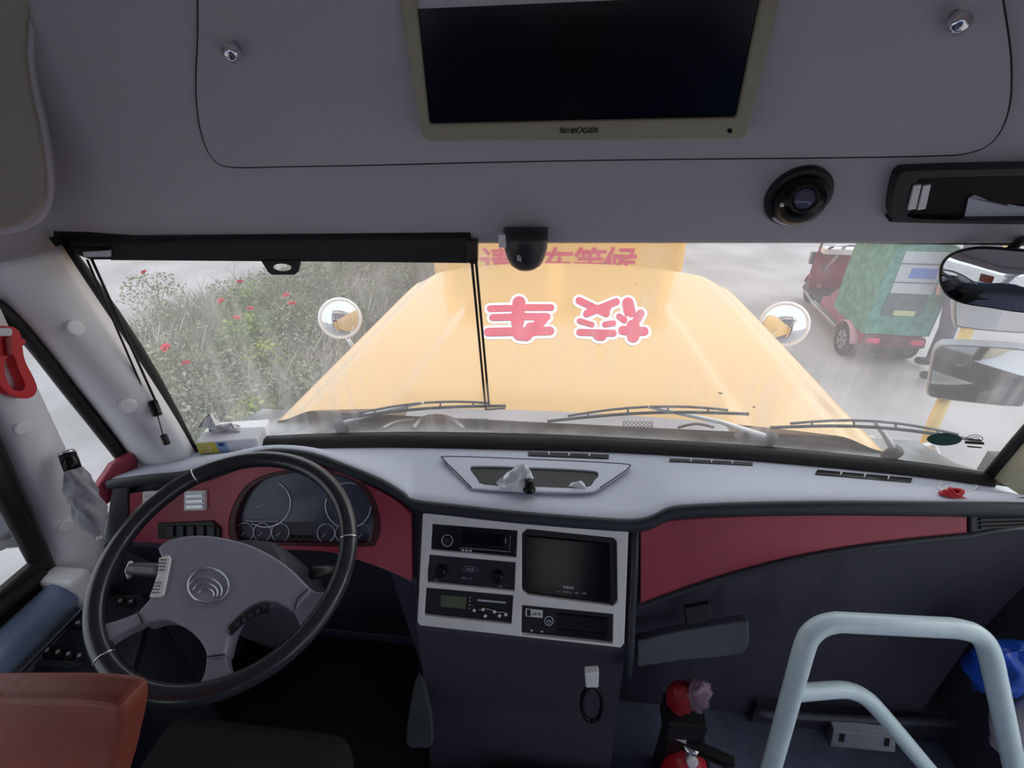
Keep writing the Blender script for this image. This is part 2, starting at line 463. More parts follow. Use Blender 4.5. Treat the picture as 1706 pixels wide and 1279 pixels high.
# pocket on the right of the overhead panel
pk = thing('overhead_pocket', 'long black pocket recessed in the overhead panel at the right', 'pocket', on_plane(1600, 370, PO))
po = px_path([(1487, 366), (1484, 345), (1492, 305), (1503, 288), (1530, 284), (1700, 280), (1860, 280), (1890, 300), (1890, 350), (1870, 372), (1700, 374), (1500, 371)], 3, True)
pin = px_path([(1524, 364), (1524, 345), (1530, 306), (1545, 298), (1700, 294), (1840, 294), (1866, 305), (1866, 350), (1850, 364), (1700, 367)], 3, True)
plate('surround', po, [pin], PO, 0.022, 'black', pk, raise_=0.022, bevel=0.003)
pslab('well', pin, PO, 0.006, mat('pocket_dark_lining', (40, 26, 32), 0.8), pk, raise_=0.008)
for i in range(2):
    pslab('clip', [(1523 + i * 16, 310), (1535 + i * 16, 308), (1526 + i * 16, 348), (1513 + i * 16, 350)], PO, 0.004, 'silver', pk, raise_=0.026)
pp = G()
PP = shift(PO, 0.012)
pts = [(1606, 366), (1614, 330), (1624, 325), (1660, 336), (1700, 344), (1780, 346), (1780, 366)]
pp.slab([on_plane(a, b, shift(PO, 0.010 + 0.005 * math.sin(i * 1.7))) for i, (a, b) in enumerate(pts)], PO[1], 0.0015)
tag(pp.mk('paper', mat('white_paper', (205, 208, 220), 0.8, vary=0.04)), 'crumpled white paper tucked in the black overhead pocket', 'paper')
# rounded duct end at the top left
PD = (at(60, 300, 0.80), Vector((0.62, -0.76, -0.18)).normalized())
dc = [(-260, -120), (40, -120), (46, 40), (44, 90), (52, 150), (66, 215), (76, 280), (76, 325), (66, 352), (45, 370), (15, 381), (-60, 392), (-260, 410)]
dpx = px_path(dc, 4)
dd = thing('trim_2', 'rounded cream duct end at the upper left corner', 'duct cover', at(0, 380, 0.8), kind='structure')
M['duct'] = mat('duct_cream', (158, 150, 140), 0.45, vary=0.04)
pslab('cover', dpx, PD, 0.05, 'duct', dd, raise_=0.012, bevel=0.012, seg=4)
pslab('flange', [(a + 12, b + 8) if i > 3 else (a, b) for i, (a, b) in enumerate(dpx)], PD, 0.05, 'panel', dd, raise_=-0.004, bevel=0.006)

# windshield
base_px = [(318, 742), (380, 731), (440, 726), (560, 721), (700, 719), (880, 722), (1000, 727), (1150, 735), (1300, 745), (1450, 760), (1560, 773), (1650, 787)]
base = [on_z(a, b, ZD + 0.012) for a, b in base_px]
base = smooth_path(base, 3)
nb = len(base)
top = []
for i, p in enumerate(base):
    t = i / (nb - 1)
    x = -1.065 + t * 2.13
    top.append(Vector((x, 0.945 - 0.03 * (2 * t - 1) ** 2, 2.185)))
win = thing('window_1', 'wide curved windshield with a dusty streaked film', 'windshield', (0, 0.98, ZD), kind='structure')
rows = [[b.lerp(t_, k / 6) + Vector((0, 0.02 * math.sin(math.pi * k / 6), 0)) for b, t_ in zip(base, top)] for k in range(7)]
M['glass'] = film('windshield_film', 0.22, 0.30, (0.97, 0.985, 0.98, 1), 0.42, 0.85, (34, 34, 2.2), (0, 0.28, 0))
G().loft(rows).mk('pane', M['glass'], win, smooth=True)
rear_px = [(300, 752), (360, 747), (440, 746), (560, 743), (700, 742), (880, 746), (1000, 749), (1150, 757), (1300, 768), (1450, 782), (1560, 794), (1660, 808)]
rear = smooth_path([on_z(a, b, ZD + 0.004) for a, b in rear_px], 3)
G().loft([[p + Vector((0, 0.01, -0.03)) for p in base], base, [b.lerp(r_, 0.5) + Vector((0, 0, 0.008)) for b, r_ in zip(base, rear)], rear, [p + Vector((0, 0, -0.03)) for p in rear]]).mk('lower_seal', 'rubber', win, smooth=True)
G().tube([r_[0] + Vector((0.004, -0.008, 0)) for r_ in rows], 0.013, 8).mk('side_seal', 'rubber', win, smooth=True)
G().tube([r_[-1] + Vector((-0.004, -0.008, 0)) for r_ in rows], 0.013, 8).mk('side_seal', 'rubber', win, smooth=True)
G().tube([p + Vector((0, 0, 0.0)) for p in top], 0.009, 8).mk('upper_seal', 'rubber', win, smooth=True)

# left A pillar
ap_front_px = [(100, 408), (150, 484), (205, 565), (260, 648), (300, 712), (322, 752)]
ap_back_px = [(-90, 470), (5, 505), (60, 565), (120, 640), (180, 715), (222, 772)]
front = []
for i, (a, b) in enumerate(ap_front_px):
    t = i / 5.0
    edge = rows[0][0].lerp(rows[-1][0], 1 - t)
    d = (edge - CAM).dot(FW)
    front.append(at(a, b, d - 0.012))
back = [on_x(a, b, XL + 0.01) for a, b in ap_back_px]
back[0] = Vector((XL + 0.01, 0.74, 2.17))
mid = [f.lerp(b_, 0.45) + Vector((0.035, -0.035, 0)) for f, b_ in zip(front, back)]
m1 = [f.lerp(b_, 0.12) + Vector((0.022, -0.022, 0)) for f, b_ in zip(front, back)]
m2 = [f.lerp(b_, 0.82) + Vector((0.02, -0.016, 0)) for f, b_ in zip(front, back)]
def dens(l): return smooth_path(l, 4)
pil = G().loft([dens(l) for l in (front, m1, mid, m2, back)]).mk('trim_3', 'pillar', smooth=True, solid=0.006)
tag(pil, 'pale grey pillar trim left of the windshield', 'pillar', kind='structure')
def on_obj_ray(px, py, ob):
    o_inv = ob.matrix_world.inverted()
    bpy.context.view_layer.update()
    o_inv = ob.matrix_world.inverted()
    dg = bpy.context.evaluated_depsgraph_get()
    ok, loc, nor, idx = ob.evaluated_get(dg).ray_cast(o_inv @ CAM, (o_inv.to_3x3() @ ray(px, py)).normalized())
    if not ok: return None, None
    nor = ob.matrix_world.to_3x3() @ nor
    if nor.dot(ray(px, py)) > 0: nor = -nor
    return ob.matrix_world @ loc, nor.normalized()
for a, b in ((124, 546), (213, 676)):
    p, n = on_obj_ray(a, b, pil)
    if p is None: continue
    G().lathe([(0.0165, -0.003), (0.0165, 0.0035), (0.0140, 0.0055), (0.008, 0.006)], p, n, 20).mk('screw_cap', 'pillar', pil, smooth=False, bevel=0.0006)
# rubber seal along the quarter window
qpath = [on_x(a, b, XL + 0.012) for a, b in [(-60, 488), (0, 515), (50, 565), (110, 642), (170, 718), (222, 785)]]
w2 = thing('window_2', 'triangular quarter window between the left pillars', 'window', (XL, 0.8, 1.55), kind='structure')
G().tube(smooth_path(qpath, 3), 0.014, 8).mk('seal', 'rubber', w2, smooth=True)
M['sideglass'] = film('side_glass_film', 0.06, 0.06, (0.9, 0.93, 0.92, 1), 0.4, 0.8, (3, 40, 4))
mk('pane', [(XL - 0.02, 0.98, 1.5), (XL - 0.02, 0.70, 1.45), (XL - 0.02, 0.70, 2.15), (XL - 0.02, 0.90, 2.15)], [(0, 1, 2, 3)], M['sideglass'], w2)
# second pillar
P2 = shift(PL, 0.012)
sp_r = [(-10, 500), (25, 575), (62, 655), (98, 730), (135, 805), (165, 868), (160, 930), (150, 985)]
sp_l = [(-110, 520), (-60, 620), (-10, 700), (30, 790), (65, 870), (98, 950), (118, 985), (128, 1000)]
rr = [on_plane(a, b, P2) for a, b in sp_r]; ll = [on_plane(a, b, P2) for a, b in sp_l]
mm = [a.lerp(b, 0.5) + Vector((0.028, 0, 0)) for a, b in zip(rr, ll)]
m_a = [a.lerp(b, 0.18) + Vector((0.024, 0, 0)) for a, b in zip(rr, ll)]
m_b = [a.lerp(b, 0.82) + Vector((0.022, 0, 0)) for a, b in zip(rr, ll)]
pil2 = G().loft([dens(l) for l in (rr, m_a, mm, m_b, ll)]).mk('trim_4', 'pillar', smooth=True, solid=0.006)
tag(pil2, 'pale blue-grey upright trim beside the driver window', 'pillar', kind='structure')
for a, b in ((38, 713), (110, 876)):
    p, n = on_obj_ray(a, b, pil2)
    if p is None: continue
    G().lathe([(0.0145, -0.003), (0.0145, 0.0032), (0.0125, 0.005), (0.007, 0.0055)], p, n, 20).mk('screw_cap', 'pillar', pil2, bevel=0.0006)
# driver side window
w3 = thing('window_3', 'driver side window with a thick black frame', 'window', (XL, 0.3, 1.5), kind='structure')
G().tube(smooth_path([on_x(a, b, XL + 0.004) for a, b in [(-130, 640), (-40, 740), (20, 850), (62, 930)]], 3), 0.017, 8).mk('front_seal', 'rubber', w3, smooth=True)
G().tube([on_x(70, 955, XL + 0.004), on_x(-300, 1245, XL + 0.004)], 0.016, 8).mk('lower_seal', 'rubber', w3, smooth=True)
pslab('frame', [(-160, 560), (-60, 625), (0, 715), (40, 805), (72, 880), (104, 958), (106, 990), (-300, 1300), (-300, 1225), (-20, 1005), (58, 938), (20, 850), (-40, 745), (-160, 650)], PL, 0.02, 'rubber', w3, raise_=0.006, bevel=0.004)
mk('pane', [(XL - 0.02, 0.70, 1.45), (XL - 0.02, -0.5, 1.45), (XL - 0.02, -0.5, 2.2), (XL - 0.02, 0.70, 2.2)], [(0, 1, 2, 3)], M['sideglass'], w3)
# entrance door, right
d1 = thing('door_1', 'glazed folding entrance door right of the grab rail', 'door', (XR + 0.03, 0.06, 0.45), kind='structure')
for y0, y1 in ((0.59, 0.07), (0.05, -0.46)):
    ym = (y0 + y1) / 2; lf = G()
    for yy in (y0 - 0.02, y1 + 0.02): lf.box((XR + 0.03, yy, 1.32), (0.018, 0.02, 0.86))
    for zz in (0.48, 1.20, 2.16): lf.box((XR + 0.03, ym, zz), (0.018, (y0 - y1) / 2 - 0.04, 0.03))
    leaf = lf.mk('door_leaf', 'rubber', d1)
    for z0, z1 in ((0.50, 1.18), (1.22, 2.14)):
        mk('pane', [(XR + 0.03, y0 - 0.03, z0), (XR + 0.03, y1 + 0.03, z0), (XR + 0.03, y1 + 0.03, z1), (XR + 0.03, y0 - 0.03, z1)], [(0, 1, 2, 3)], M['sideglass'], leaf)
# right pillar
tr5 = thing('trim_5', 'cream pillar trim at the right end of the windshield', 'pillar', (1.03, 0.9, ZD), kind='structure')
e = [r_[-1] for r_ in rows]
f2 = [p + Vector((-0.004, -0.02, 0)) for p in e]
b2 = [Vector((XR, 0.80 + 0.02 * i / 6, p.z)) for i, p in enumerate(e)]
mm2 = [a.lerp(b, 0.5) + Vector((-0.03, -0.02, 0)) for a, b in zip(f2, b2)]
G().loft([f2, mm2, b2]).mk('cover', 'cream', tr5, smooth=True, solid=0.006)

# ================================================================== DASHBOARD
dash = thing('dashboard', 'bus dashboard with grey padded top and maroon front panels', 'dashboard', (0, 0.9, FLOOR))
front_px = [(186, 797), (250, 789), (311, 783), (360, 769), (428, 750), (473, 746), (525, 753), (574, 770), (638, 796), (675, 818), (692, 830), (760, 838), (860, 849), (1000, 860), (1056, 862), (1085, 856), (1112, 843), (1150, 838), (1250, 834), (1400, 832), (1550, 833), (1660, 834), (1790, 837)]
rear2_px = [(212, 782), (262, 766), (305, 752), (360, 747), (428, 746), (473, 746), (525, 744), (574, 743), (638, 742), (675, 742), (692, 742), (760, 743), (860, 746), (1000, 749), (1056, 751), (1085, 753), (1112, 755), (1150, 757), (1250, 764), (1400, 777), (1550, 793), (1660, 808), (1790, 828)]
# the right half of the front edge runs a little deeper than the sloping face
def edge3(a, b):
    return on_plane(a, b, PF)
fe = [edge3(a, b) for a, b in front_px]
re_ = [on_z(a, b, ZD - 0.004) for a, b in rear2_px]
rowsd = []
for k in range(9):
    t = k / 8
    s_ = t * t * (3 - 2 * t)
    row = []
    for f_, r_ in zip(fe, re_):
        p = f_.lerp(r_, t)
        zz = f_.z + (r_.z - f_.z) * s_
        row.append(Vector((p.x, p.y, zz)))
    rowsd.append(smooth_path(row, 3))
nose = [p + Vector((0, -0.012, -0.008)) for p in rowsd[0]]
dtop = G().loft([nose] + rowsd).mk('top_pad', 'dash', dash, smooth=True)
# dark rolled edge under the pad
def below(pts, k): return [(a, b + k) for a, b in pts]
eg = G()
fr = smooth_path(fe, 3)
dn = Vector((0, -0.45, -0.893)).normalized()
n_ = PF[1]
wd = [0.030 if p.x > -0.3 else 0.024 for p in fr]
eg.loft([[p + n_ * 0.006 for p in fr], [p + n_ * 0.016 + dn * 0.004 for p in fr], [p + n_ * 0.016 + dn * (w_ * 0.7) for p, w_ in zip(fr, wd)], [p + n_ * 0.008 + dn * w_ for p, w_ in zip(fr, wd)], [p - n_ * 0.012 + dn * w_ for p, w_ in zip(fr, wd)]])
eg.mk('edge_roll', 'dash_dark', dash, smooth=True)
# lower body: from the face panels back and down to the floor
low_top_px = [(186, 905), (300, 915), (420, 915), (540, 918), (600, 932), (650, 952), (692, 975), (694, 1048), (860, 1066), (1042, 1088), (1052, 1012), (1120, 990), (1200, 962), (1290, 940), (1400, 916), (1550, 897), (1700, 884), (1800, 878)]
lt = [on_plane(a, b, shift(PF, -0.012)) for a, b in low_top_px]
lfl = []
for (a, b), p in zip(low_top_px, lt):
    if a < 660: lfl.append(Vector((p.x, 0.93, FLOOR + 0.005)))
    elif a < 1045: lfl.append(Vector((p.x, 0.56, FLOOR + 0.005)))
    else: lfl.append(Vector((min(p.x * 1.0, XR - 0.02), 0.80, FLOOR + 0.005)))
G().loft([[p + n_ * 0.0 + Vector((0, 0, 0.06)) + Vector((0, 0.03, 0)) for p in lt], lt, [p.lerp(q, 0.5) + Vector((0, 0.02, 0)) for p, q in zip(lt, lfl)], lfl]).mk('lower_body', mat('dash_lower', (64, 63, 78), 0.6, vary=0.08), dash)
# backing behind all face panels
bk = [(186, 800)] + [(a, b + 8) for a, b in front_px[1:]] + [(1800, 876)] + list(reversed(low_top_px))[1:]
pslab('face_board', bk, PF, 0.02, 'dash_dark', dash, raise_=-0.014)
# maroon panels
lp = px_path([(216, 822), (300, 812), (350, 800), (400, 782), (440, 772), (473, 770), (525, 776), (574, 792), (630, 816), (668, 840), (684, 858)], 3) + [(686, 968)] + px_path([(660, 956), (625, 942), (590, 931), (540, 918), (400, 912), (216, 902)], 3)
clu = px_path([(394, 892), (392, 868), (398, 845), (412, 820), (432, 803), (462, 792), (500, 787), (550, 790), (585, 800), (608, 822), (620, 852), (622, 880), (616, 898), (600, 905), (500, 904), (410, 901)], 4, True)
def grow(pxs, k):
    cx = sum(p[0] for p in pxs) / len(pxs); cy = sum(p[1] for p in pxs) / len(pxs)
    return [(cx + (a - cx) * (1 + k), cy + (b - cy) * (1 + k)) for a, b in pxs]
plate('instrument_surround', lp, [grow(clu, 0.10)], PF, 0.012, 'maroon', dash, raise_=0.004, bevel=0.003)
# cluster in its deep oval cup
cl = thing('instrument_cluster', 'instrument cluster with pale ringed gauges behind the steering wheel', 'instrument cluster', on_plane(505, 900, PF))
plate('cup', grow(clu, 0.10), [clu], PF, 0.03, mat('cup_dark_maroon', (70, 24, 34), 0.5), cl, raise_=0.002, bevel=0.002)
ln = pslab('lens', clu, PF, 0.004, mat('cluster_lens', (78, 84, 104), 0.22, vary=0.25, scale=6), cl, raise_=-0.012)
M['ring'] = mat('gauge_ring', (225, 225, 235), 0.3, 0.3)
def gauge(cx, cy, rx, ry, a0, a1, r, hand):
    gr = ptube('gauge_ring', ell(cx, cy, rx, ry, 28, a0, a1), PF, r, M['ring'], cl, raise_=-0.010, seg=5, closed=(a1 - a0 == 360))
    if hand:
        ptube('needle', [(cx, cy), (cx + rx * 0.62 * math.cos(hand), cy + ry * 0.62 * math.sin(hand))], PF, 0.0009, M['ring'], gr, raise_=-0.009)
gauge(443, 838, 41, 40, -60, 125, 0.0016, 2.7)
ptube('gauge_ring', [(410, 867), (420, 868), (463, 868)], PF, 0.0013, M['ring'], cl, raise_=-0.010)
gauge(580, 842, 38, 38, 0, 200, 0.0016, 2.6)
ptube('gauge_ring', ell(580, 842, 38, 38, 8, 245, 290), PF, 0.0016, M['ring'], cl, raise_=-0.010, seg=5)
for cx in (408, 437, 467, 543, 573, 604): gauge(cx, 886 + (cx - 408) * 0.015, 14.5, 15.5, 0, 360, 0.0010, 2.4)
for i in range(4):
    G().lathe([(0.004, 0), (0.004, 0.006), (0.003, 0.008)], on_plane(487 + i * 10.5, 893 + i * 0.4, shift(PF, -0.012)), PF[1], 12).mk('reset_button', 'black', cl, smooth=True)
# two square air vents, left
for i, (x0, x1) in enumerate(((237, 266), (306, 341))):
    v = pslab('air_vent', [(x0, 819 - i), (x1, 818 - i), (x1, 850), (x0, 851)], PF, 0.012, 'silver', dash, raise_=0.012, bevel=0.002, label='small silver square air vent')
    for k in range(3):
        pslab('vent_slat', [(x0 + 4, 824 + k * 9), (x1 - 4, 823 + k * 9), (x1 - 4, 828 + k * 9), (x0 + 4, 829 + k * 9)], PF, 0.003, 'alu', v, raise_=0.0145)
# rocker switch row
sw = pslab('switch_row', [(262, 872), (352, 868), (366, 880), (366, 898), (262, 898)], PF, 0.01, 'black', dash, raise_=0.010, bevel=0.002)
for k in range(5):
    x = 277 + k * 17
    pslab('rocker_switch', [(x, 877), (x + 11, 877), (x + 11, 894), (x, 894)], PF, 0.006, 'dash_dark', sw, raise_=0.016, bevel=0.001)
pslab('end_cap', [(186, 806), (214, 803), (212, 905), (172, 905)], PF, 0.03, 'dash_dark', dash, raise_=0.004, bevel=0.004)
# right maroon sweep and its trim
sweep_b = px_path([(1612, 888), (1500, 899), (1390, 914), (1290, 934), (1190, 962), (1120, 986), (1067, 1006)], 4)
rp_ = px_path([(1067, 880), (1110, 868), (1160, 863), (1260, 858), (1400, 854), (1520, 852), (1612, 852)], 3) + sweep_b
pslab('glovebox_panel', rp_, PF, 0.012, 'maroon', dash, raise_=0.0, bevel=0.003)
ptube('sweep_trim', [(1760, 872)] + [(1660, 884)] + [(a, b + 5) for a, b in sweep_b], PF, 0.0055, 'dash_dark', dash, raise_=0.002, seg=8)
# right end vent
vt = pslab('side_vent', [(1617, 851), (1775, 853), (1775, 868), (1700, 878), (1617, 889)], PF, 0.014, 'dash_dark', dash, raise_=0.002, bevel=0.003)
for k in range(4):
    pslab('vent_slat', [(1634, 857 + k * 7), (1760, 857 + k * 5), (1760, 860 + k * 5), (1634, 860.5 + k * 7)], PF, 0.004, 'black', vt, raise_=0.006)
# side post between the centre stack and the right panel
ptube('stack_post', [(1058, 872), (1056, 960), (1050, 1080), (1046, 1125)], PF, 0.009, 'dash_dark', dash, raise_=-0.002, seg=8)
# latch and inner shelf on the right lower panel
PR = (Vector((0, 0.72, 1.45)), Vector((0, -0.98, 0.2)).normalized())
pslab('glovebox_latch', [(1140, 1012), (1183, 1004), (1186, 1024), (1180, 1038), (1144, 1042)], PF, 0.014, 'black', dash, raise_=0.004, bevel=0.003)
sh = pslab('shelf_lip', px_path([(1062, 1068), (1140, 1050), (1248, 1034)], 2) + px_path([(1249, 1062), (1236, 1090), (1140, 1100), (1062, 1112)], 2), PF, 0.03, mat('shelf_grey', (84, 88, 102), 0.5), dash, raise_=-0.004, bevel=0.004)
# dash top fittings: tray, slots, speaker
def top_plane(px, py):
    p, n = on_obj_ray(px, py, dtop)
    return (p, n) if p is not None else PT
trf = [(738, 762), (760, 757), (890, 763), (1035, 770), (1050, 776), (1044, 783), (1000, 812), (975, 819), (890, 818), (800, 814), (780, 808)]
tri = px_path([(783, 779), (800, 776), (880, 778), (980, 783), (997, 789), (990, 800), (972, 812), (880, 810), (808, 807), (795, 797)], 3, True)
plate('tray_frame', px_path(trf, 3, True), [tri], PT, 0.006, 'dash', dash, raise_=0.008, bevel=0.002)
ptube('tray_seam', px_path([(785, 812), (760, 786), (740, 766), (748, 760), (890, 765), (1035, 772), (1048, 778), (1030, 792), (1000, 812)], 3), PT, 0.0014, 'dash_dark', dash, raise_=0.008, seg=5)
pslab('tray_well', grow(tri, 0.03), PT, 0.003, 'black', dash, raise_=0.0035)
for q in ([(880, 752), (1015, 757), (1014, 763), (880, 758)], [(1116, 763), (1254, 770), (1254, 775), (1115, 768)], [(1362, 782), (1520, 796), (1517, 804), (1358, 789)]):
    PS_ = top_plane(sum(p[0] for p in q) / 4, sum(p[1] for p in q) / 4)
    s = pslab('defroster_slot', q, PS_, 0.004, 'gloss_black', dash, raise_=0.003)
    for k in range(1, 4):
        a = quad_grid(q, k / 4, -0.25); b = quad_grid(q, k / 4 + 0.012, -0.25); c = quad_grid(q, k / 4 + 0.012, 0.6); d = quad_grid(q, k / 4, 0.6)
        pslab('slot_rib', [a, b, c, d], PS_, 0.003, 'silver', s, raise_=0.0045)
PTW = top_plane(1596, 811)
sp = pslab('tweeter_cover', ell(1596, 811, 32, 9, 24), PTW, 0.004, 'dash', dash, raise_=0.003, bevel=0.001)
ptube('cover_ring', ell(1596, 811, 32, 9, 24), PTW, 0.0015, 'silver', sp, raise_=0.005, seg=5, closed=True)
# small knob on the tray lip
c = on_z(882, 816, ZD + 0.008)
tag(G().lathe([(0.014, 0), (0.014, 0.003), (0.009, 0.005), (0.009, 0.018), (0.011, 0.02), (0.010, 0.026), (0.005, 0.028)], c, (0, 0, 1), 18).mk('knob', 'gloss_black', smooth=True), 'small black knob standing at the front of the dash tray', 'knob')
# crumpled foil-like plastic in the tray
g = G(); rnd = random.Random(3)
ctr = on_z(862, 806, ZD + 0.006)
vs = []
for i in range(7):
    for k in range(12):
        t = i / 6; th = 2 * math.pi * k / 12
        r = 0.034 * (1 - t) ** 0.7 + 0.004
        r *= rnd.uniform(0.65, 1.25)
        vs.append(ctr + Vector((math.cos(th) * r + 0.012 * t - 0.006 * (1 - t) * (k > 5), math.sin(th) * r * 0.7, 0.062 * t * rnd.uniform(0.9, 1.05))))
g.add(vs, [(i * 12 + k, i * 12 + (k + 1) % 12, (i + 1) * 12 + (k + 1) % 12, (i + 1) * 12 + k) for i in range(6) for k in range(12)] + [tuple(range(72, 84))])
tag(g.mk('plastic_wrap', mat('clear_crinkled_plastic', (235, 236, 245), 0.2, vary=0.15, scale=40)), 'crumpled clear plastic wrap standing in the dash tray', 'plastic wrap')
g = G()
ctr = on_z(962, 811, ZD + 0.008)
g.add([ctr + Vector(v) for v in ((-0.02, 0, 0), (0.02, -0.004, 0), (0.016, 0.012, 0), (-0.014, 0.012, 0), (0.002, 0.004, 0.014), (0.008, 0.01, 0.010))], [(0, 1, 4), (1, 2, 5, 4), (2, 3, 5), (3, 0, 4, 5), (0, 3, 2, 1)])
tag(g.mk('paper_scrap', 'white'), 'tiny torn white scrap at the right end of the dash tray', 'scrap')
# red knotted charm near the right end
ctr = top_plane(1581, 825)[0]
g = G()
for k in range(3):
    pts = [ctr + Vector((math.cos(t) * (0.016 - 0.003 * k) + 0.004 * k, math.sin(t) * 0.009, 0.004 + 0.004 * k + 0.003 * math.sin(2 * t + k))) for t in [i * 2 * math.pi / 16 for i in range(16)]]
    g.tube(pts, 0.0035, 6, True)
g.tube([ctr + Vector((0.012, -0.004, 0.004)), ctr + Vector((0.024, -0.01, 0.002)), ctr + Vector((0.03, -0.012, 0.001))], 0.002, 5)
tag(g.mk('red_charm', 'red', smooth=True), 'small red knotted charm lying on the right end of the dash', 'charm')

# ================================================================== CENTRE STACK
cs = thing('centre_stack', 'silver framed centre stack holding radios and a small screen', 'centre console', on_plane(870, 1078, PF))
Q1 = [(719, 873), (862, 884), (860, 929), (717, 916)]
Q2 = [(714, 924), (859, 937), (857, 985), (711, 970)]
Q3 = [(709, 979), (855, 992), (852, 1040), (706, 1025)]
Q4 = [(869, 889), (878, 881), (1022, 896), (1028, 902), (1029, 1003), (1022, 1010), (878, 991), (869, 984)]
Q5 = [(869, 1008), (1022, 1023), (1021, 1073), (868, 1057)]
out = [(704, 857), (709, 852), (1040, 880), (1047, 887), (1040, 1072), (1034, 1079), (700, 1042), (695, 1036)]
plate('bezel', out, [Q1, Q2, Q3, Q4, Q5], PF, 0.016, 'silver', cs, raise_=0.012, bevel=0.0018)
PFX = Vector((1, 0, 0)); PFN = PF[1]
def sub(q, u0, v0, u1, v1): return [quad_grid(q, u0, v0), quad_grid(q, u1, v0), quad_grid(q, u1, v1), quad_grid(q, u0, v1)]
PX = (on_plane(880, 950, PF) - on_plane(879, 950, PF)).length
def label_on(s, q, u, v, hpx, m, parent, wpx=None, name='lettering', lift=0.008):
    px, py = quad_grid(q, u, v)
    return text(name, s, on_plane(px, py, shift(PF, lift)), PFX, PFN, hpx * PX, m, parent, width=None if wpx is None else wpx * PX)
def knob_on(q, u, v, r, h, m, parent, lift=0.006, name='knob'):
    px, py = quad_grid(q, u, v)
    return G().lathe([(r, 0), (r, h * 0.8), (r * 0.85, h), (r * 0.3, h)], on_plane(px, py, shift(PF, lift)), PFN, 20).mk(name, m, parent, smooth=False, bevel=0.0006)
# upper radio
r1 = pslab('car_radio', grow(Q1, 0.02), PF, 0.03, 'gloss_black', cs, raise_=0.004, label='black radio with a round pale-ringed dial')
px_, py_ = quad_grid(Q1, 0.19, 0.58)
ptube('dial_ring', ell(px_, py_, 9, 9.5, 24), PF, 0.0011, 'print', r1, raise_=0.010, seg=5, closed=True)
knob_on(Q1, 0.19, 0.58, 0.010, 0.006, 'black', r1, 0.004, 'dial')
ptube('trim_line', [quad_grid(Q1, 0.33, 0.86), quad_grid(Q1, 0.36, 0.80), quad_grid(Q1, 0.92, 0.80), quad_grid(Q1, 0.92, 0.2)], PF, 0.0006, 'print', r1, raise_=0.0055, seg=4)
pslab('display', sub(Q1, 0.36, 0.2, 0.84, 0.62), PF, 0.002, 'screen', r1, raise_=0.0055)
for k in range(3): pslab('button', sub(Q1, 0.36 + k * 0.045, 0.86, 0.39 + k * 0.045, 0.93), PF, 0.002, 'print', r1, raise_=0.0062)
pslab('slot_mark', sub(Q1, 0.865, 0.32, 0.872, 0.5), PF, 0.001, 'print', r1, raise_=0.0055)
# middle player
r2 = pslab('car_amplifier', grow(Q2, 0.02), PF, 0.03, mat('amp_face', (30, 27, 38), 0.35), cs, raise_=0.004, label='black player with two dark rotary knobs')
for u, v in ((0.15, 0.55), (0.80, 0.55)): knob_on(Q2, u, v, 0.013, 0.012, 'gloss_black', r2)
ptube('badge_outline', [quad_grid(Q2, 0.40, 0.36), quad_grid(Q2, 0.42, 0.46), quad_grid(Q2, 0.55, 0.46), quad_grid(Q2, 0.57, 0.36), quad_grid(Q2, 0.55, 0.28), quad_grid(Q2, 0.42, 0.28)], PF, 0.0004, 'print', r2, raise_=0.0055, seg=4, closed=True)
label_on('HSAE', Q2, 0.485, 0.37, 4, 'print', r2, 13, lift=0.005)
label_on('MENU   TA', Q2, 0.45, 0.70, 2.6, 'print', r2, 18, lift=0.005)
label_on('PWR', Q2, 0.11, 0.88, 2.4, 'print', r2, 6, lift=0.005)
label_on('TUNE', Q2, 0.84, 0.86, 2.4, 'print', r2, 7, lift=0.005)
# tachograph
r3 = pslab('recorder', grow(Q3, 0.02), PF, 0.03, mat('recorder_face', (22, 22, 24), 0.4), cs, raise_=0.004, label='driving recorder with a greenish display')
pslab('display', sub(Q3, 0.18, 0.20, 0.47, 0.62), PF, 0.002, mat('green_lcd', (98, 104, 84), 0.3, vary=0.06), r3, raise_=0.0055)
pslab('paper_slot', sub(Q3, 0.60, 0.24, 0.92, 0.30), PF, 0.002, 'print', r3, raise_=0.006)
for k in range(4): pslab('indicator', sub(Q3, 0.505, 0.18 + k * 0.13, 0.518, 0.225 + k * 0.13), PF, 0.001, 'print', r3, raise_=0.0055)
for u, v in ((0.57, 0.62), (0.67, 0.56), (0.70, 0.78), (0.80, 0.6), (0.86, 0.72), (0.93, 0.66)): knob_on(Q3, u, v, 0.0035, 0.004, 'silver', r3, name='button')
ptube('key_loop', [quad_grid(Q3, 0.62, 0.60), quad_grid(Q3, 0.72, 0.54), quad_grid(Q3, 0.82, 0.62), quad_grid(Q3, 0.92, 0.60)], PF, 0.0009, 'print', r3, raise_=0.008)
# small screen
r4 = pslab('display_screen', grow(Q4, 0.02), PF, 0.03, 'black', cs, raise_=0.002, label='small black display screen with rounded corners')
pslab('screen_panel', [(876, 893), (1012, 906), (1017, 911), (1018, 998), (1014, 1003), (880, 986), (874, 980)], PF, 0.004, 'screen', r4, raise_=0.007, bevel=0.001)
q4 = [(869, 881), (1028, 896), (1029, 1010), (869, 991)]
label_on('HSAE', q4, 0.49, 0.80, 5, 'white', r4, 17, lift=0.0075)
label_on('AV   MENU   SEL   OK', q4, 0.52, 0.87, 2.6, 'print', r4, 48, lift=0.0075)
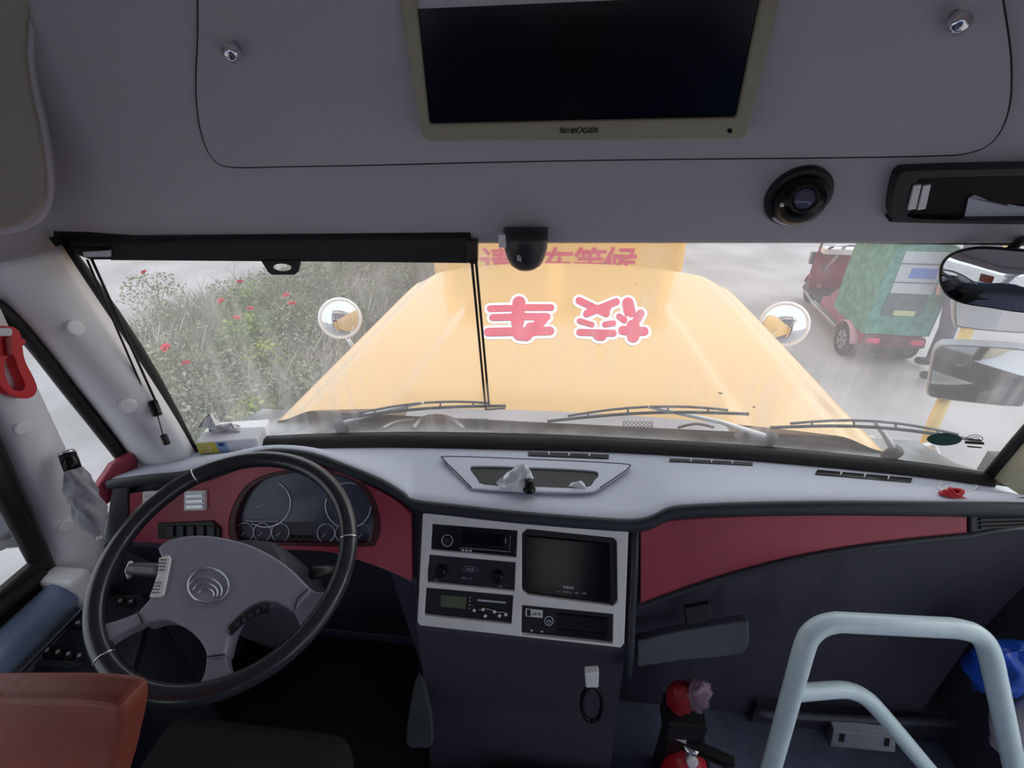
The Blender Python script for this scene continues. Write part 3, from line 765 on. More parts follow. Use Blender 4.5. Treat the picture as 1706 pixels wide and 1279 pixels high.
# recorder with lock
r5 = pslab('video_recorder', grow(Q5, 0.02), PF, 0.03, mat('dvr_face', (28, 26, 32), 0.4), cs, raise_=0.002, label='black recorder with a key lock and a white sticker')
pslab('sticker', sub(Q5, 0.045, 0.10, 0.23, 0.36), PF, 0.001, 'white', r5, raise_=0.004)
label_on('2.0 TB', Q5, 0.165, 0.24, 4.5, 'black', r5, 14, lift=0.0042)
pslab('sticker_mark', sub(Q5, 0.06, 0.13, 0.10, 0.34), PF, 0.0006, 'black', r5, raise_=0.0046)
px_, py_ = quad_grid(Q5, 0.30, 0.44)
ptube('lock_ring', ell(px_, py_, 7, 7.5, 20), PF, 0.0012, 'print', r5, raise_=0.004, seg=5, closed=True)
knob_on(Q5, 0.30, 0.44, 0.0055, 0.006, 'chrome', r5, 0.002, 'lock')
pslab('tray_door', sub(Q5, 0.40, 0.18, 0.94, 0.62), PF, 0.003, 'gloss_black', r5, raise_=0.006, bevel=0.0008)
pslab('tray_door', sub(Q5, 0.40, 0.68, 0.94, 0.86), PF, 0.003, 'gloss_black', r5, raise_=0.005, bevel=0.0008)
for u in (0.1, 0.21): pslab('indicator', sub(Q5, u, 0.80, u + 0.03, 0.85), PF, 0.001, 'print', r5, raise_=0.004)
# black handle hook under the stack
hk = thing('hook_handle', 'black loop handle with a chrome clasp under the centre stack', 'handle', at(988, 1205, 1.08))
PH = (at(988, 1160, 1.0), Vector((0, -1, 0.25)).normalized())
pslab('clasp', [(974, 1122), (998, 1121), (997, 1146), (976, 1146)], PH, 0.02, 'silver', hk, bevel=0.003)
ptube('loop', ell(986, 1172, 17, 29, 28), PH, 0.0045, 'gloss_black', hk, raise_=-0.006, closed=True, seg=8)

# ================================================================== STEERING WHEEL
WC = Vector((-0.557, 0.505, 1.736)); WN = Vector((0.097, -0.333, 0.938)).normalized(); WR = 0.198
PW = (WC, WN)
A1 = WN.orthogonal().normalized(); A2 = WN.cross(A1)
sw = thing('steering_wheel', 'large black steering wheel with grey hub and round chrome badge', 'steering wheel', WC - WN * 0.02)
G().tube([WC + (A1 * math.cos(t) + A2 * math.sin(t)) * WR for t in [i * 2 * math.pi / 72 for i in range(72)]], 0.0155, 14, True).mk('rim', 'rim', sw, smooth=True)
hub = px_path([(262, 912), (285, 897), (330, 891), (380, 897), (430, 913), (475, 940), (505, 968), (516, 984), (500, 1003), (488, 1018)], 3) + px_path([(460, 1002), (430, 1004), (402, 1022), (384, 1052), (374, 1092)], 3) + px_path([(345, 1096), (336, 1072), (312, 1048), (275, 1032), (236, 1040)], 3) + px_path([(228, 1020), (252, 992), (266, 960), (270, 932)], 3)
PWH = shift(PW, 0.012)
G().slab([on_plane(a, b, PWH) for a, b in hub], WN, 0.035).mk('hub', 'wheel', sw, bevel=0.009, seg=4)
# spokes
def spoke(pxs, r=0.004):
    return G().slab([on_plane(a, b, shift(PW, r)) for a, b in pxs], WN, 0.022).mk('spoke', 'wheel', sw, bevel=0.005, seg=3)
spoke(px_path([(236, 1016), (215, 1026), (185, 1036), (168, 1040)], 3) + px_path([(176, 1072), (192, 1060), (215, 1048), (240, 1036)], 3))
spoke(px_path([(512, 976), (528, 986), (548, 984)], 3) + px_path([(540, 1010), (522, 1036), (506, 1052), (500, 1044), (494, 1030), (486, 1014)], 3))
spoke(px_path([(344, 1090), (342, 1115), (332, 1138), (310, 1154)], 3) + px_path([(372, 1150), (400, 1136), (390, 1128), (379, 1112), (375, 1088)], 3))
# rim grip clips
for a, b in ((323, 787), (572, 899), (160, 1110)):
    p = on_plane(a, b, PW); d = (p - WC).normalized(); t = WN.cross(d); p = WC + d * WR
    G().tube([p + (d * math.cos(q) + WN * math.sin(q)) * 0.0158 for q in [i * 2 * math.pi / 20 for i in range(20)]], 0.0012, 5, True).mk('grip_clip', 'chrome', sw, smooth=True)
# badge
bp = shift(PW, 0.0135)
bd = G().slab([on_plane(a, b, bp) for a, b in ell(347, 975, 33, 27.5, 32)], WN, 0.004).mk('badge', 'wheel', sw, label='round chrome ringed badge with nested arcs')
ptube('badge_ring', ell(347, 975, 34, 28.5, 40), PW, 0.0013, 'chrome', bd, raise_=0.0145, seg=6, closed=True)
for rx, ry, cx, cy in ((29, 22, 341, 984), (21, 16, 342, 987), (13, 10, 344, 990)):
    ptube('badge_arc', ell(cx, cy, rx, ry, 20, 195, 385), PW, 0.0011, 'chrome', bd, raise_=0.0145, seg=6)
# button pads
pad = pslab('button_pad', [(264, 929), (281, 924), (284, 930), (272, 990), (266, 994), (248, 994), (252, 985), (262, 955)], PW, 0.006, 'silver', sw, raise_=0.016, bevel=0.0015, label='silver strip of wheel buttons')
for k in range(3):
    for j in range(4):
        for s0 in (0, 38):
            cx = 271 - (j * 5.5 + s0) * 0.23 + (k - 1) * 4.6; cy = 932 + j * 5.6 + s0
            G().slab([on_plane(x, y, shift(PW, 0.0172)) for x, y in ell(cx, cy, 1.1, 1.3, 6)], WN, 0.001).mk('pad_dot', 'black', pad)
pad = pslab('button_pad', px_path([(378, 1045), (395, 1028), (425, 1010), (448, 1002)], 2) + px_path([(447, 1018), (425, 1024), (400, 1042), (384, 1058)], 2), PW, 0.006, 'black', sw, raise_=0.014, bevel=0.0015, label='black strip of wheel buttons')
for k in range(5):
    a = (392 + k * 11, 1043 - k * 7.2)
    pslab('button', [(a[0], a[1] - 5), (a[0] + 7, a[1] - 9), (a[0] + 8, a[1] - 2), (a[0] + 1, a[1] + 2)], PW, 0.002, 'dash_dark', pad, raise_=0.0155)
# seam lines where the spokes meet the hub
for s_ in ([(228, 1018), (238, 1038)], [(345, 1094), (375, 1090)], [(490, 1016), (496, 996), (514, 980)]):
    ptube('hub_seam', s_, PW, 0.0012, 'rubber', sw, raise_=0.0135, seg=5)
# column with stalks
col = thing('steering_column', 'dark steering column shroud with a grey stalk behind the wheel', 'steering column', WC - WN * 0.32)
end = WC - WN * 0.045
G().lathe([(0.052, 0.0), (0.062, -0.03), (0.07, -0.12), (0.075, -0.2), (0.07, -0.30)], end, WN, 24, 1.25).mk('shroud', mat('column_grey', (58, 60, 68), 0.55), col, smooth=True)
st = [at(292, 950, 0.86), at(265, 950, 0.87), at(232, 948, 0.88), at(216, 947, 0.88)]
G().tube(st, [0.012, 0.013, 0.012, 0.010], 12).mk('stalk', mat('stalk_grey', (62, 56, 64), 0.4), col, smooth=True)
G().tube([at(218, 936, 0.88), at(212, 950, 0.88), at(216, 962, 0.88)], 0.004, 8).mk('stalk_tip', 'silver', col, smooth=True)
G().tube([at(520, 955, 0.92), at(545, 950, 0.95), at(560, 948, 0.96)], [0.012, 0.011, 0.008], 12).mk('stalk', 'black', col, smooth=True)

# ================================================================== LEFT SWITCH CONSOLE AND SILL
PC = (Vector((-0.95, 0.45, 1.36)), Vector((0.25, -0.15, 0.95)).normalized())
lc = thing('switch_console', 'black switch console between the wheel and the driver window', 'switch console', (-0.95, 0.5, FLOOR))
cpx = [(-40, 1130), (110, 1000), (240, 985), (250, 1010), (215, 1140), (-40, 1160)]
pts = [on_plane(a, b, PC) for a, b in cpx]
g = G().slab(pts, PC[1], 0.04); g.mk('top_plate', mat('console_dark', (38, 42, 54), 0.45), lc, bevel=0.006)
G().loft([[p - PC[1] * 0.03 for p in pts], [Vector((p.x, p.y, FLOOR + 0.004)) for p in pts]], True).mk('body', 'dash_low', lc)
def rock(x, y, w, h, m, mark=None):
    s = pslab('rocker_switch', [(x, y), (x + w, y - h * 0.25), (x + w * 0.8, y + h * 0.8), (x - w * 0.2, y + h)], PC, 0.012, 'black', lc, raise_=0.008, bevel=0.002)
    pslab('switch_mark', [(x + w * 0.25, y + h * 0.2), (x + w * 0.65, y + h * 0.08), (x + w * 0.55, y + h * 0.42), (x + w * 0.15, y + h * 0.54)], PC, 0.002, m, s, raise_=0.0095)
for k in range(2): rock(98 + k * 24, 1034 - k * 2, 18, 14, 'print' if k else 'dash_dark')
for k in range(4): rock(72 + k * 18, 1077 + k * 3, 14, 16, 'print')
for k in range(2): rock(194 + k * 18, 996 + k * 1, 14, 12, 'print')
pslab('cover_lip', [(30, 1098), (130, 1100), (140, 1105), (120, 1112), (25, 1108)], PC, 0.006, 'dash_dark', lc, raise_=0.006, bevel=0.001)
# window sill rail
sl = thing('sill_rail', 'shiny blue-grey sill rail under the driver window', 'sill rail', (XL + 0.05, 0.2, 1.44))
a0 = on_x(106, 990, XL + 0.05); dirv = Vector((0, -1, 0.0))
G().tube([a0, a0 + dirv * 0.35, a0 + dirv * 1.2], 0.036, 14).mk('rail', mat('sill_blue', (128, 148, 182), 0.3, 0.4, coat=0.5), sl, smooth=True)
G().box(a0 + Vector((0, 0.018, 0)), (0.042, 0.022, 0.042)).mk('end_block', 'pillar', sl, bevel=0.01)
G().tube([a0 + Vector((0.04, 0, -0.028)), a0 + Vector((0.04, -1.2, -0.028))], 0.004, 6).mk('bright_strip', 'chrome', sl, smooth=True)
# maroon corner panel beside the dash
cor = pslab('corner_panel', [(160, 815), (188, 774), (222, 755), (232, 778), (196, 792), (190, 830), (170, 850)], (Vector((XL + 0.04, 0.8, 0)), Vector((1, -0.35, 0)).normalized()), 0.02, 'maroon', None, bevel=0.003)
tag(cor, 'maroon corner panel at the left end of the dashboard', 'panel')

# ================================================================== OVERHEAD MONITOR
PM = (on_plane(975, 240, PO) + PO[1] * 0.045, Vector((0, -0.985, -0.17)).normalized())
mo = thing('monitor', 'overhead monitor with cream bezel and black screen', 'monitor', on_plane(975, 235, PM))
ob = [(654, -55), (1306, -60), (1300, 0), (1246, 222), (1236, 232), (716, 236), (703, 230), (664, 0)]
ib = [(688, -40), (1272, -45), (1268, 0), (1228, 196), (714, 207), (692, 0)]
plate('bezel', ob, [ib], PM, 0.032, 'bezel', mo, bevel=0.004)
pslab('screen', grow(ib, 0.01), PM, 0.012, 'screen', mo, raise_=-0.008)
pslab('back_shell', grow(ob, -0.03), PM, 0.05, 'bezel', mo, raise_=-0.02)
pu = (on_plane(966, 215, PM) - on_plane(965, 215, PM)).length
text('lettering', 'BÜGER', on_plane(974, 216, PM), (1, -0.0, 0), PM[1], 10 * pu, 'rubber', mo, bold=0.02, shear=0.25, width=46 * pu)
text('lettering', '皕', on_plane(937, 217, PM), (1, 0, 0), PM[1], 9 * pu, 'rubber', mo)
text('lettering', 'm', on_plane(947, 218, PM), (1, 0, 0), PM[1], 7 * pu, 'rubber', mo)
G().slab([on_plane(a, b, shift(PM, 0.002)) for a, b in ell(1216, 218, 4, 4, 12)], PM[1], 0.002).mk('sensor', 'screen', mo)

# dome camera
dm = thing('dome_camera', 'black dome camera with a round lens on the overhead panel', 'camera', on_plane(1335, 370, PO))
cc = on_plane(1328, 325, PO)
G().lathe([(0.050, -0.002), (0.051, 0.006), (0.049, 0.012), (0.044, 0.014)], cc, PO[1], 36).mk('base', 'black', dm, smooth=False, bevel=0.001)
axd = (PO[1] + Vector((0.25, 0, -0.1))).normalized()
G().sphere(cc + PO[1] * 0.012, 0.041, 28, 16).mk('ball', 'gloss_black', dm, smooth=True)
lc_ = cc + PO[1] * 0.014 + (at(1352, 330, 0.7) - cc - PO[1] * 0.014).normalized() * 0.036
ld = (lc_ - cc - PO[1] * 0.014).normalized()
G().lathe([(0.021, 0), (0.021, 0.008), (0.018, 0.010), (0.017, 0.006)], lc_, ld, 24).mk('lens_ring', 'black', dm, smooth=True)
G().lathe([(0.017, 0.004), (0.014, 0.0075), (0.008, 0.0095), (0.002, 0.0102)], lc_, ld, 24).mk('lens', mat('lens_glass', (92, 94, 118), 0.1, vary=0.1), dm, smooth=True)
for k in range(2):
    G().tube([cc + PO[1] * (0.016 + 0.003 * k) + (Vector((1, 0, 0)) * math.cos(t) + upv * math.sin(t)) * (0.0445 - 0.003 * k) for t in [math.radians(225 + i * 6) for i in range(16)]], 0.0012, 5).mk('trim_ring', 'silver', dm, smooth=True)
G().sphere(at(1303, 341, (cc - CAM).dot(FW) - 0.045), 0.0035, 10, 6).mk('screw', 'chrome', dm, smooth=True)

# hanging windshield sensor pod
hp = thing('dash_camera', 'dark rounded camera pod hanging at the top centre of the windshield', 'camera', at(875, 400, 0.95))
c = on_y(876, 408, 0.90)
prof = [(0.004, -0.047), (0.018, -0.044), (0.029, -0.036), (0.036, -0.022), (0.040, -0.006), (0.041, 0.01), (0.041, 0.03)]
G().lathe(prof, c, (0, 0, 1), 28).mk('housing', mat('pod_dark', (48, 42, 44), 0.35), hp, smooth=True)
G().box(c + Vector((-0.036, -0.01, 0.012)), (0.012, 0.012, 0.012)).mk('bracket', 'silver', hp, bevel=0.002)
for k in range(3): G().box(c + Vector((-0.012 + k * 0.003, -0.036, -0.014)), (0.0008, 0.002, 0.005 + 0.001 * k)).mk('mark', 'silver', hp)

# ================================================================== ROLLER BLIND with cords
PB = (Vector((0, 0.905, 2.1)), Vector((0, -1, 0)))
bl = thing('roller_blind', 'rolled black sun blind along the left top of the windshield', 'sun blind', on_y(450, 445, 0.905))
pslab('fabric', [(185, 404), (780, 396), (781, 439), (600, 437), (182, 434)], PB, 0.012, mat('blind_black', (38, 32, 32), 0.7), bl, raise_=0.004, bevel=0.003)
G().tube([on_y(125, 404, 0.915), on_y(785, 398, 0.915)], 0.014, 12).mk('roller', 'rubber', bl, smooth=True)
plate('handle_tab', [(434, 434), (500, 434), (496, 453), (490, 458), (452, 458), (446, 453)], [ell(469, 446, 16, 6.5, 20)], PB, 0.008, 'rubber', bl, raise_=0.008, bevel=0.0015)
pslab('end_bracket', [(112, 410), (150, 412), (178, 416), (182, 433), (150, 433), (128, 425)], PB, 0.015, 'rubber', bl, raise_=0.004, bevel=0.003)
pslab('bracket_plate', [(137, 420), (182, 417), (182, 428), (140, 428)], PB, 0.006, 'white', bl, raise_=0.012, bevel=0.001)
pslab('end_bracket', [(776, 400), (795, 400), (795, 438), (786, 442), (778, 436)], PB, 0.015, mat('bracket_brown', (52, 38, 30), 0.5), bl, raise_=0.008, bevel=0.002)
def cord(name, a, b, da, db, r, m=None, par=None):
    pts = [at(a[0] + (b[0] - a[0]) * t, a[1] + (b[1] - a[1]) * t, da + (db - da) * t) for t in [i / 6 for i in range(7)]]
    return G().tube(pts, r, 6).mk(name, m or 'rubber', par, smooth=True)
d_top = (on_y(160, 430, 0.88) - CAM).dot(FW); d_bot = (front[4] - CAM).dot(FW) - 0.07
cord('cord', (145, 432), (250, 676), d_top, d_bot, 0.0022, None, bl)
cord('cord', (152, 430), (261, 672), d_top, d_bot, 0.0026, None, bl)
tg = cord('cord_toggle', (254, 668), (263, 692), d_bot, d_bot - 0.002, 0.0095, 'gloss_black', bl)
cord('cord', (262, 690), (272, 726), d_bot, d_bot - 0.005, 0.0012, None, bl)
cord('cord_end', (272, 724), (279, 740), d_bot - 0.005, d_bot - 0.006, 0.007, 'rubber', bl)
dr_t = (on_y(790, 430, 0.88) - CAM).dot(FW); dr_b = (on_z(815, 690, ZD + 0.02) - CAM).dot(FW) - 0.08
dkb = MATS['bracket_brown']
cord('cord', (786, 435), (809, 680), dr_t, dr_b, 0.0030, dkb, bl)
cord('cord', (793, 435), (815, 678), dr_t, dr_b, 0.0030, dkb, bl)
cord('cord_hook', (808, 682), (842, 680), dr_b, dr_b + 0.01, 0.0024, dkb, bl)

# ================================================================== SMALL THINGS INSIDE
# tissue box
tb = thing('tissue_box', 'white and yellow tissue packet on the dashboard behind the wheel', 'tissue box', on_z(383, 752, ZD))
c0 = on_z(332, 757, ZD + 0.004); c1 = on_z(434, 750, ZD + 0.004)
dv = (c1 - c0); Lb = dv.length; dv.normalize(); bkv = Vector((-dv.y, dv.x, 0)); hb_ = 0.036
if bkv.y < 0: bkv = -bkv
cen = c0 + dv * (Lb / 2) + bkv * 0.045 + Vector((0, 0, hb_ / 2))
M['box_white'] = mat('packet_white', (232, 232, 238), 0.4, vary=0.03)
G().box(cen, (Lb / 2, 0.045, hb_ / 2), (dv, bkv, Vector((0, 0, 1)))).mk('carton', 'box_white', tb, bevel=0.004)
def face_pt(u, v, off=0.0008): return c0 + dv * (Lb * u) - bkv * off + Vector((0, 0, hb_ * v))
G().slab([face_pt(0.02, 0.08), face_pt(0.34, 0.06), face_pt(0.32, 0.96), face_pt(0.02, 0.96)], -bkv, 0.0006).mk('yellow_print', mat('print_yellow', (240, 205, 40), 0.4, rgb2=(225, 225, 120), scale=60), tb)
G().slab([face_pt(0.34, 0.06), face_pt(0.50, 0.10), face_pt(0.50, 0.96), face_pt(0.32, 0.96)], -bkv, 0.0006).mk('blue_print', mat('print_blue', (150, 185, 225), 0.4), tb)
for k in range(6):
    a = k * math.pi / 3; cx, cz = 0.16, 0.5
    G().slab([face_pt(cx + 0.055 * math.cos(a) + 0.045 * math.cos(t), cz + 0.25 * math.sin(a) + 0.2 * math.sin(t), 0.0014) for t in [i * math.pi / 4 for i in range(8)]], -bkv, 0.0005).mk('petal_print', mat('petal_white', (250, 235, 150), 0.4), tb)
G().slab([face_pt(0.37, 0.62, 0.0014), face_pt(0.46, 0.62, 0.0014), face_pt(0.46, 0.86, 0.0014), face_pt(0.37, 0.86, 0.0014)], -bkv, 0.0005).mk('navy_print', mat('navy', (40, 60, 140), 0.4), tb)
g = G(); rnd = random.Random(5); n1 = []
for i in range(6):
    row = []
    for k in range(7):
        u = -0.06 + 0.62 * k / 6; v = i / 5
        row.append(c0 + dv * (Lb * (0.10 + 0.55 * k / 6 - 0.08 * v)) + bkv * (0.045 + 0.012 * math.sin(k * 1.9 + i)) + Vector((0, 0, hb_ * 0.98 + v * 0.045 * max(0.05, math.sin(math.pi * (0.15 + 0.7 * k / 6))) * (1.25 if k < 3 else 0.55))))
    n1.append(row)
g.loft(n1).mk('tissue', mat('tissue_paper', (240, 240, 244), 0.9, vary=0.02), tb, smooth=True, solid=0.0015)
# red hammer holder at the far left
PHm = shift(PL, 0.05)
hm = thing('emergency_hammer', 'red plastic emergency hammer holder hanging on the left pillar', 'emergency hammer', on_plane(20, 660, PHm))
oh = px_path([(-30, 548), (0, 543), (24, 545), (34, 555), (37, 570), (42, 600), (56, 628), (62, 645), (58, 658), (44, 664), (26, 660), (8, 650), (-8, 628), (-20, 600)], 3, True)
ih = px_path([(8, 606), (16, 590), (25, 596), (31, 615), (42, 640), (38, 650), (28, 651), (18, 644), (10, 628)], 3, True)
plate('holder', oh, [ih], PHm, 0.022, 'red', hm, raise_=0.02, bevel=0.005)
pslab('cap', rounded(-10, 546, 22, 560, 5), PHm, 0.012, 'white', hm, raise_=0.026, bevel=0.003)
pslab('handle', [(10, 562), (22, 560), (23, 590), (14, 594)], PHm, 0.014, mat('dark_red', (150, 20, 34), 0.4), hm, raise_=0.028, bevel=0.003)
pslab('lug', [(32, 562), (44, 566), (42, 576), (33, 574)], PHm, 0.012, 'red', hm, raise_=0.018, bevel=0.002)
# folded umbrella
um = thing('umbrella', 'folded grey umbrella with a silver-capped black handle behind the left upright', 'umbrella', at(160, 892, 1.10))
pa, pb = at(112, 757, 0.985), at(165, 893, 0.97)
def alng(t): return pa.lerp(pb, t)
G().tube([alng(0), alng(0.10), alng(0.2)], [0.0145, 0.015, 0.0145], 16).mk('handle', 'gloss_black', um, smooth=True)
G().tube([alng(-0.035), alng(0.0)], [0.0135, 0.015], 16).mk('cap', 'chrome', um, smooth=True)
g = G(); rnd = random.Random(9); n2 = 22
axs = (pb - pa).normalized(); o1 = axs.orthogonal().normalized(); o2 = axs.cross(o1)
rws = []
for i in range(15):
    t = i / 14; rad = 0.0155 + 0.009 * min(1, t * 2.5)
    if t > 0.68: rad *= (1 - t) / 0.32 * 0.7 + 0.3
    rws.append([alng(0.2 + 0.8 * t) + (o1 * math.cos(th) + o2 * math.sin(th)) * rad * (1 + 0.20 * math.sin(4 * th + 12 * t) + rnd.uniform(-0.06, 0.06)) for th in [k * 2 * math.pi / n2 for k in range(n2)]])
g.loft(rws, True).mk('canopy', mat('umbrella_grey', (150, 150, 160), 0.45, vary=0.3, scale=25), um, smooth=True)
G().tube([alng(0.98), alng(1.04)], [0.006, 0.005], 10).mk('tip', 'silver', um, smooth=True)

# ================================================================== GRAB RAIL and right floor things
gr = thing('grab_rail', 'pale blue painted tubular grab rail at the lower right', 'grab rail', at(1480, 1279, 1.0))
dt = 0.85
pL, pR = at(1285, 1279, 0.95), at(1690, 1279, 0.92)
tl = [at(1338, 1085, dt), at(1348, 1060, dt), at(1368, 1043, dt), at(1395, 1036, dt)]
trr = [at(1590, 1046, dt), at(1622, 1054, dt), at(1642, 1072, dt), at(1652, 1100, dt)]
vL = (pL - tl[0]); vR = (pR - trr[-1])
eL = pL + vL * ((FLOOR - pL.z) / vL.z); eR = pR + vR * ((FLOOR - pR.z) / vR.z)
hoop = [eL, pL, tl[0]] + smooth_path(tl, 5)[1:] + [at(1490, 1041, dt)] + smooth_path(trr, 5) + [pR, eR]
RT_ = 0.0175
G().tube(hoop, RT_, 16).mk('hoop', 'rail', gr, smooth=True)
def onL(y): # point of the left post at image row y
    t = (y - 1085) / (1279 - 1085); return tl[0].lerp(pL, t)
b0 = onL(1150)
br = smooth_path([b0, at(1385, 1149, 0.90), at(1415, 1150, 0.91), at(1442, 1162, 0.915), at(1470, 1190, 0.92), at(1545, 1279, 0.94)], 5)
vb = (at(1545, 1279, 0.94) - at(1470, 1190, 0.92)).normalized()
br.append(br[-1] + vb * ((br[-1].z - FLOOR) / max(0.2, -vb.z)))
G().tube(br, 0.0150, 14).mk('brace', 'rail', gr, smooth=True)
# metal bracket with two slots
PBk = (at(1435, 1232, 1.30), (CAM - at(1435, 1232, 1.30)).normalized().lerp(Vector((0, -1, 0)), 0.6).normalized())
mb = thing('metal_bracket', 'silver metal box with two dark slots on the floor behind the rail', 'metal box', on_plane(1436, 1256, PBk))
pslab('face', [(1389, 1216), (1492, 1226), (1492, 1254), (1383, 1244)], PBk, 0.05, 'alu', mb, bevel=0.003)
pslab('top_flange', [(1383, 1199), (1480, 1210), (1493, 1226), (1389, 1216)], PBk, 0.02, 'alu', mb, raise_=-0.001, bevel=0.002)
for x in (1396, 1471):
    pslab('slot', [(x + 3, 1222 + (x - 1396) * 0.1), (x + 12, 1223 + (x - 1396) * 0.1), (x + 10, 1236 + (x - 1396) * 0.1), (x + 1, 1235 + (x - 1396) * 0.1)], PBk, 0.002, 'black', mb, raise_=0.001)
# ledge along the lower right panel
lg = thing('step_ledge', 'dark ledge running along the foot of the right panel', 'ledge', on_z(1430, 1200, 0.95))
G().tube([on_z(1262, 1184, 0.95), on_z(1280, 1190, 0.95), on_z(1450, 1198, 0.95), on_z(1640, 1206, 0.95)], 0.010, 10).mk('lip', mat('ledge_grey', (88, 90, 102), 0.5), lg, smooth=True)
q = [on_z(a, b, 0.945) for a, b in ((1266, 1184), (1660, 1206))]
G().box((q[0] + q[1]) / 2 + Vector((0, 0.04, -0.048)), ((q[1] - q[0]).length / 2, 0.04, 0.045)).mk('riser', 'dash_low', lg)
# fire extinguisher
ec = Vector(at(1148, 1252, 1.16)); ec.z = 0
fx = thing('fire_extinguisher', 'red fire extinguisher with black squeeze handle on the floor', 'fire extinguisher', (ec.x, ec.y, FLOOR))
top_z = at(1150, 1238, 1.16).z - 0.02
hh = top_z - FLOOR
G().lathe([(0.045, 0.0), (0.052, 0.006), (0.053, 0.03), (0.053, hh * 0.62), (0.050, hh * 0.74), (0.036, hh * 0.88), (0.018, hh)], (ec.x, ec.y, FLOOR), (0, 0, 1), 28).mk('cylinder', 'red', fx, smooth=True)
nk = Vector((ec.x, ec.y, top_z))
G().lathe([(0.016, 0), (0.016, 0.02), (0.020, 0.022), (0.020, 0.034), (0.012, 0.038)], nk, (0, 0, 1), 18).mk('valve', 'chrome', fx, smooth=True)
hv = Vector((0.75, -0.25, 0.0)).normalized()
G().box(nk + hv * 0.035 + Vector((0, 0, 0.045)), (0.06, 0.010, 0.006), (hv, Vector((-hv.y, hv.x, 0)), Vector((0, 0, 1)))).mk('lever', 'black', fx, bevel=0.003)
G().box(nk + hv * 0.04 + Vector((0, 0, 0.022)), (0.055, 0.009, 0.005), (hv, Vector((-hv.y, hv.x, 0)), Vector((0, 0, 1)))).mk('lever', 'black', fx, bevel=0.003)
G().box(nk - hv * 0.03 + Vector((0, 0, 0.058)), (0.016, 0.012, 0.004), (hv, Vector((-hv.y, hv.x, 0)), Vector((0, 0.3, 1)).normalized())).mk('seal_tag', 'white', fx, bevel=0.001)
G().lathe([(0.014, 0), (0.014, 0.008), (0.012, 0.010), (0.004, 0.010)], nk + Vector((0.0, -0.02, 0.01)), (0.1, -0.8, 0.5), 18).mk('gauge', 'silver', fx, smooth=True)
G().tube(smooth_path([nk + Vector((0.0, 0.02, 0.01)), nk + Vector((0.04, 0.045, -0.02)), nk + Vector((0.066, 0.02, -0.1)), nk + Vector((0.062, 0, -0.2))], 4), 0.007, 8).mk('hose', 'rubber', fx, smooth=True)
# red wrapped bundle with clear plastic, standing on a low shelf box
rb = thing('red_bundle', 'dull red bundle partly wrapped in crinkled clear plastic under the dash', 'bundle', at(1145, 1190, 1.12))
rnd = random.Random(12)
def lump(c, r, name, m, par, k=0.18, seed=1):
    rn = random.Random(seed); gg = G().sphere(c, r, 16, 10)
    vs = [];
    for v in gg.v:
        d = v - Vector(c); s_ = 1 + k * (math.sin(9 * d.x / max(r) + seed) * math.cos(7 * d.z / max(r) + seed * 2)) * 0.7 + rn.uniform(-k, k) * 0.25
        vs.append(Vector(c) + d * s_)
    return mk(name, vs, gg.f, m, par, smooth=True)
lump(at(1133, 1162, 1.10), (0.032, 0.03, 0.05), 'red_wrap', mat('dull_red', (150, 26, 36), 0.5), rb, 0.15, 2)
lump(at(1162, 1158, 1.08), (0.028, 0.026, 0.045), 'plastic_wrap', mat('mauve_clear_plastic', (150, 120, 140), 0.15, vary=0.3, scale=60), rb, 0.35, 4)
G().box(at(1148, 1160, 1.10) * 1.0 + Vector((0, 0.0, -0.09)), (0.045, 0.035, 0.035)).mk('base_box', 'black', rb, bevel=0.004)
G().box(Vector((at(1148, 1160, 1.10).x, at(1148, 1160, 1.10).y, (at(1148, 1160, 1.10).z - 0.125 + FLOOR) / 2)), (0.03, 0.03, (at(1148, 1160, 1.10).z - 0.125 - FLOOR) / 2)).mk('base_post', 'black', rb)
# blue bag, pale bag hung at the right wall
bb = lump(at(1672, 1112, 1.0), (0.060, 0.05, 0.062), 'blue_bag', mat('blue_plastic_bag', (36, 92, 214), 0.3, vary=0.3, scale=14), None, 0.28, 6)
tag(bb, 'crumpled blue plastic bag behind the right post of the rail', 'bag')
pbg = lump(at(1706, 1215, 1.0), (0.05, 0.05, 0.085), 'pale_bag', mat('pale_bag', (205, 196, 205), 0.5, vary=0.1, scale=16), None, 0.2, 8)
tag(pbg, 'pale crumpled bag below the blue bag at the right edge', 'bag')
rt_ = lump(at(1695, 935, 1.22), (0.03, 0.03, 0.075), 'red_cloth', mat('muted_red_cloth', (150, 36, 58), 0.8, vary=0.1), None, 0.15, 11)
tag(rt_, 'muted red cloth hanging at the right wall below the side vent', 'cloth')
# pedals and dark engine cover
ped = thing('accelerator_pedal', 'dark grey pedal hanging under the centre stack', 'pedal', at(700, 1262, 1.25))
PP_ = (at(702, 1200, 1.16), Vector((0, -0.9, 0.45)).normalized())
pslab('pad', px_path([(692, 1132), (702, 1128), (716, 1180), (720, 1240), (700, 1246), (676, 1240), (682, 1180)], 2, True), PP_, 0.015, mat('pedal_grey', (64, 70, 76), 0.6), ped, bevel=0.003)
G().tube([on_plane(696, 1140, PP_) + Vector((0, 0.01, 0)), Vector((at(696, 1140, 1.2).x, 0.80, 1.30))], 0.008, 8).mk('arm', 'black', ped, smooth=True)
ev = thing('engine_cover', 'low black engine cover under the centre stack', 'engine cover', (0.02, 0.5, FLOOR))
G().box((0.06, 0.45, FLOOR + 0.07), (0.22, 0.10, 0.07)).mk('cover', 'black', ev, bevel=0.02, seg=3)
G().tube([at(757, 1194, 1.22), at(775, 1190, 1.22), at(832, 1196, 1.22)], 0.005, 8).mk('edge_strip', mat('strip_grey', (70, 68, 74), 0.4), ev, smooth=True)

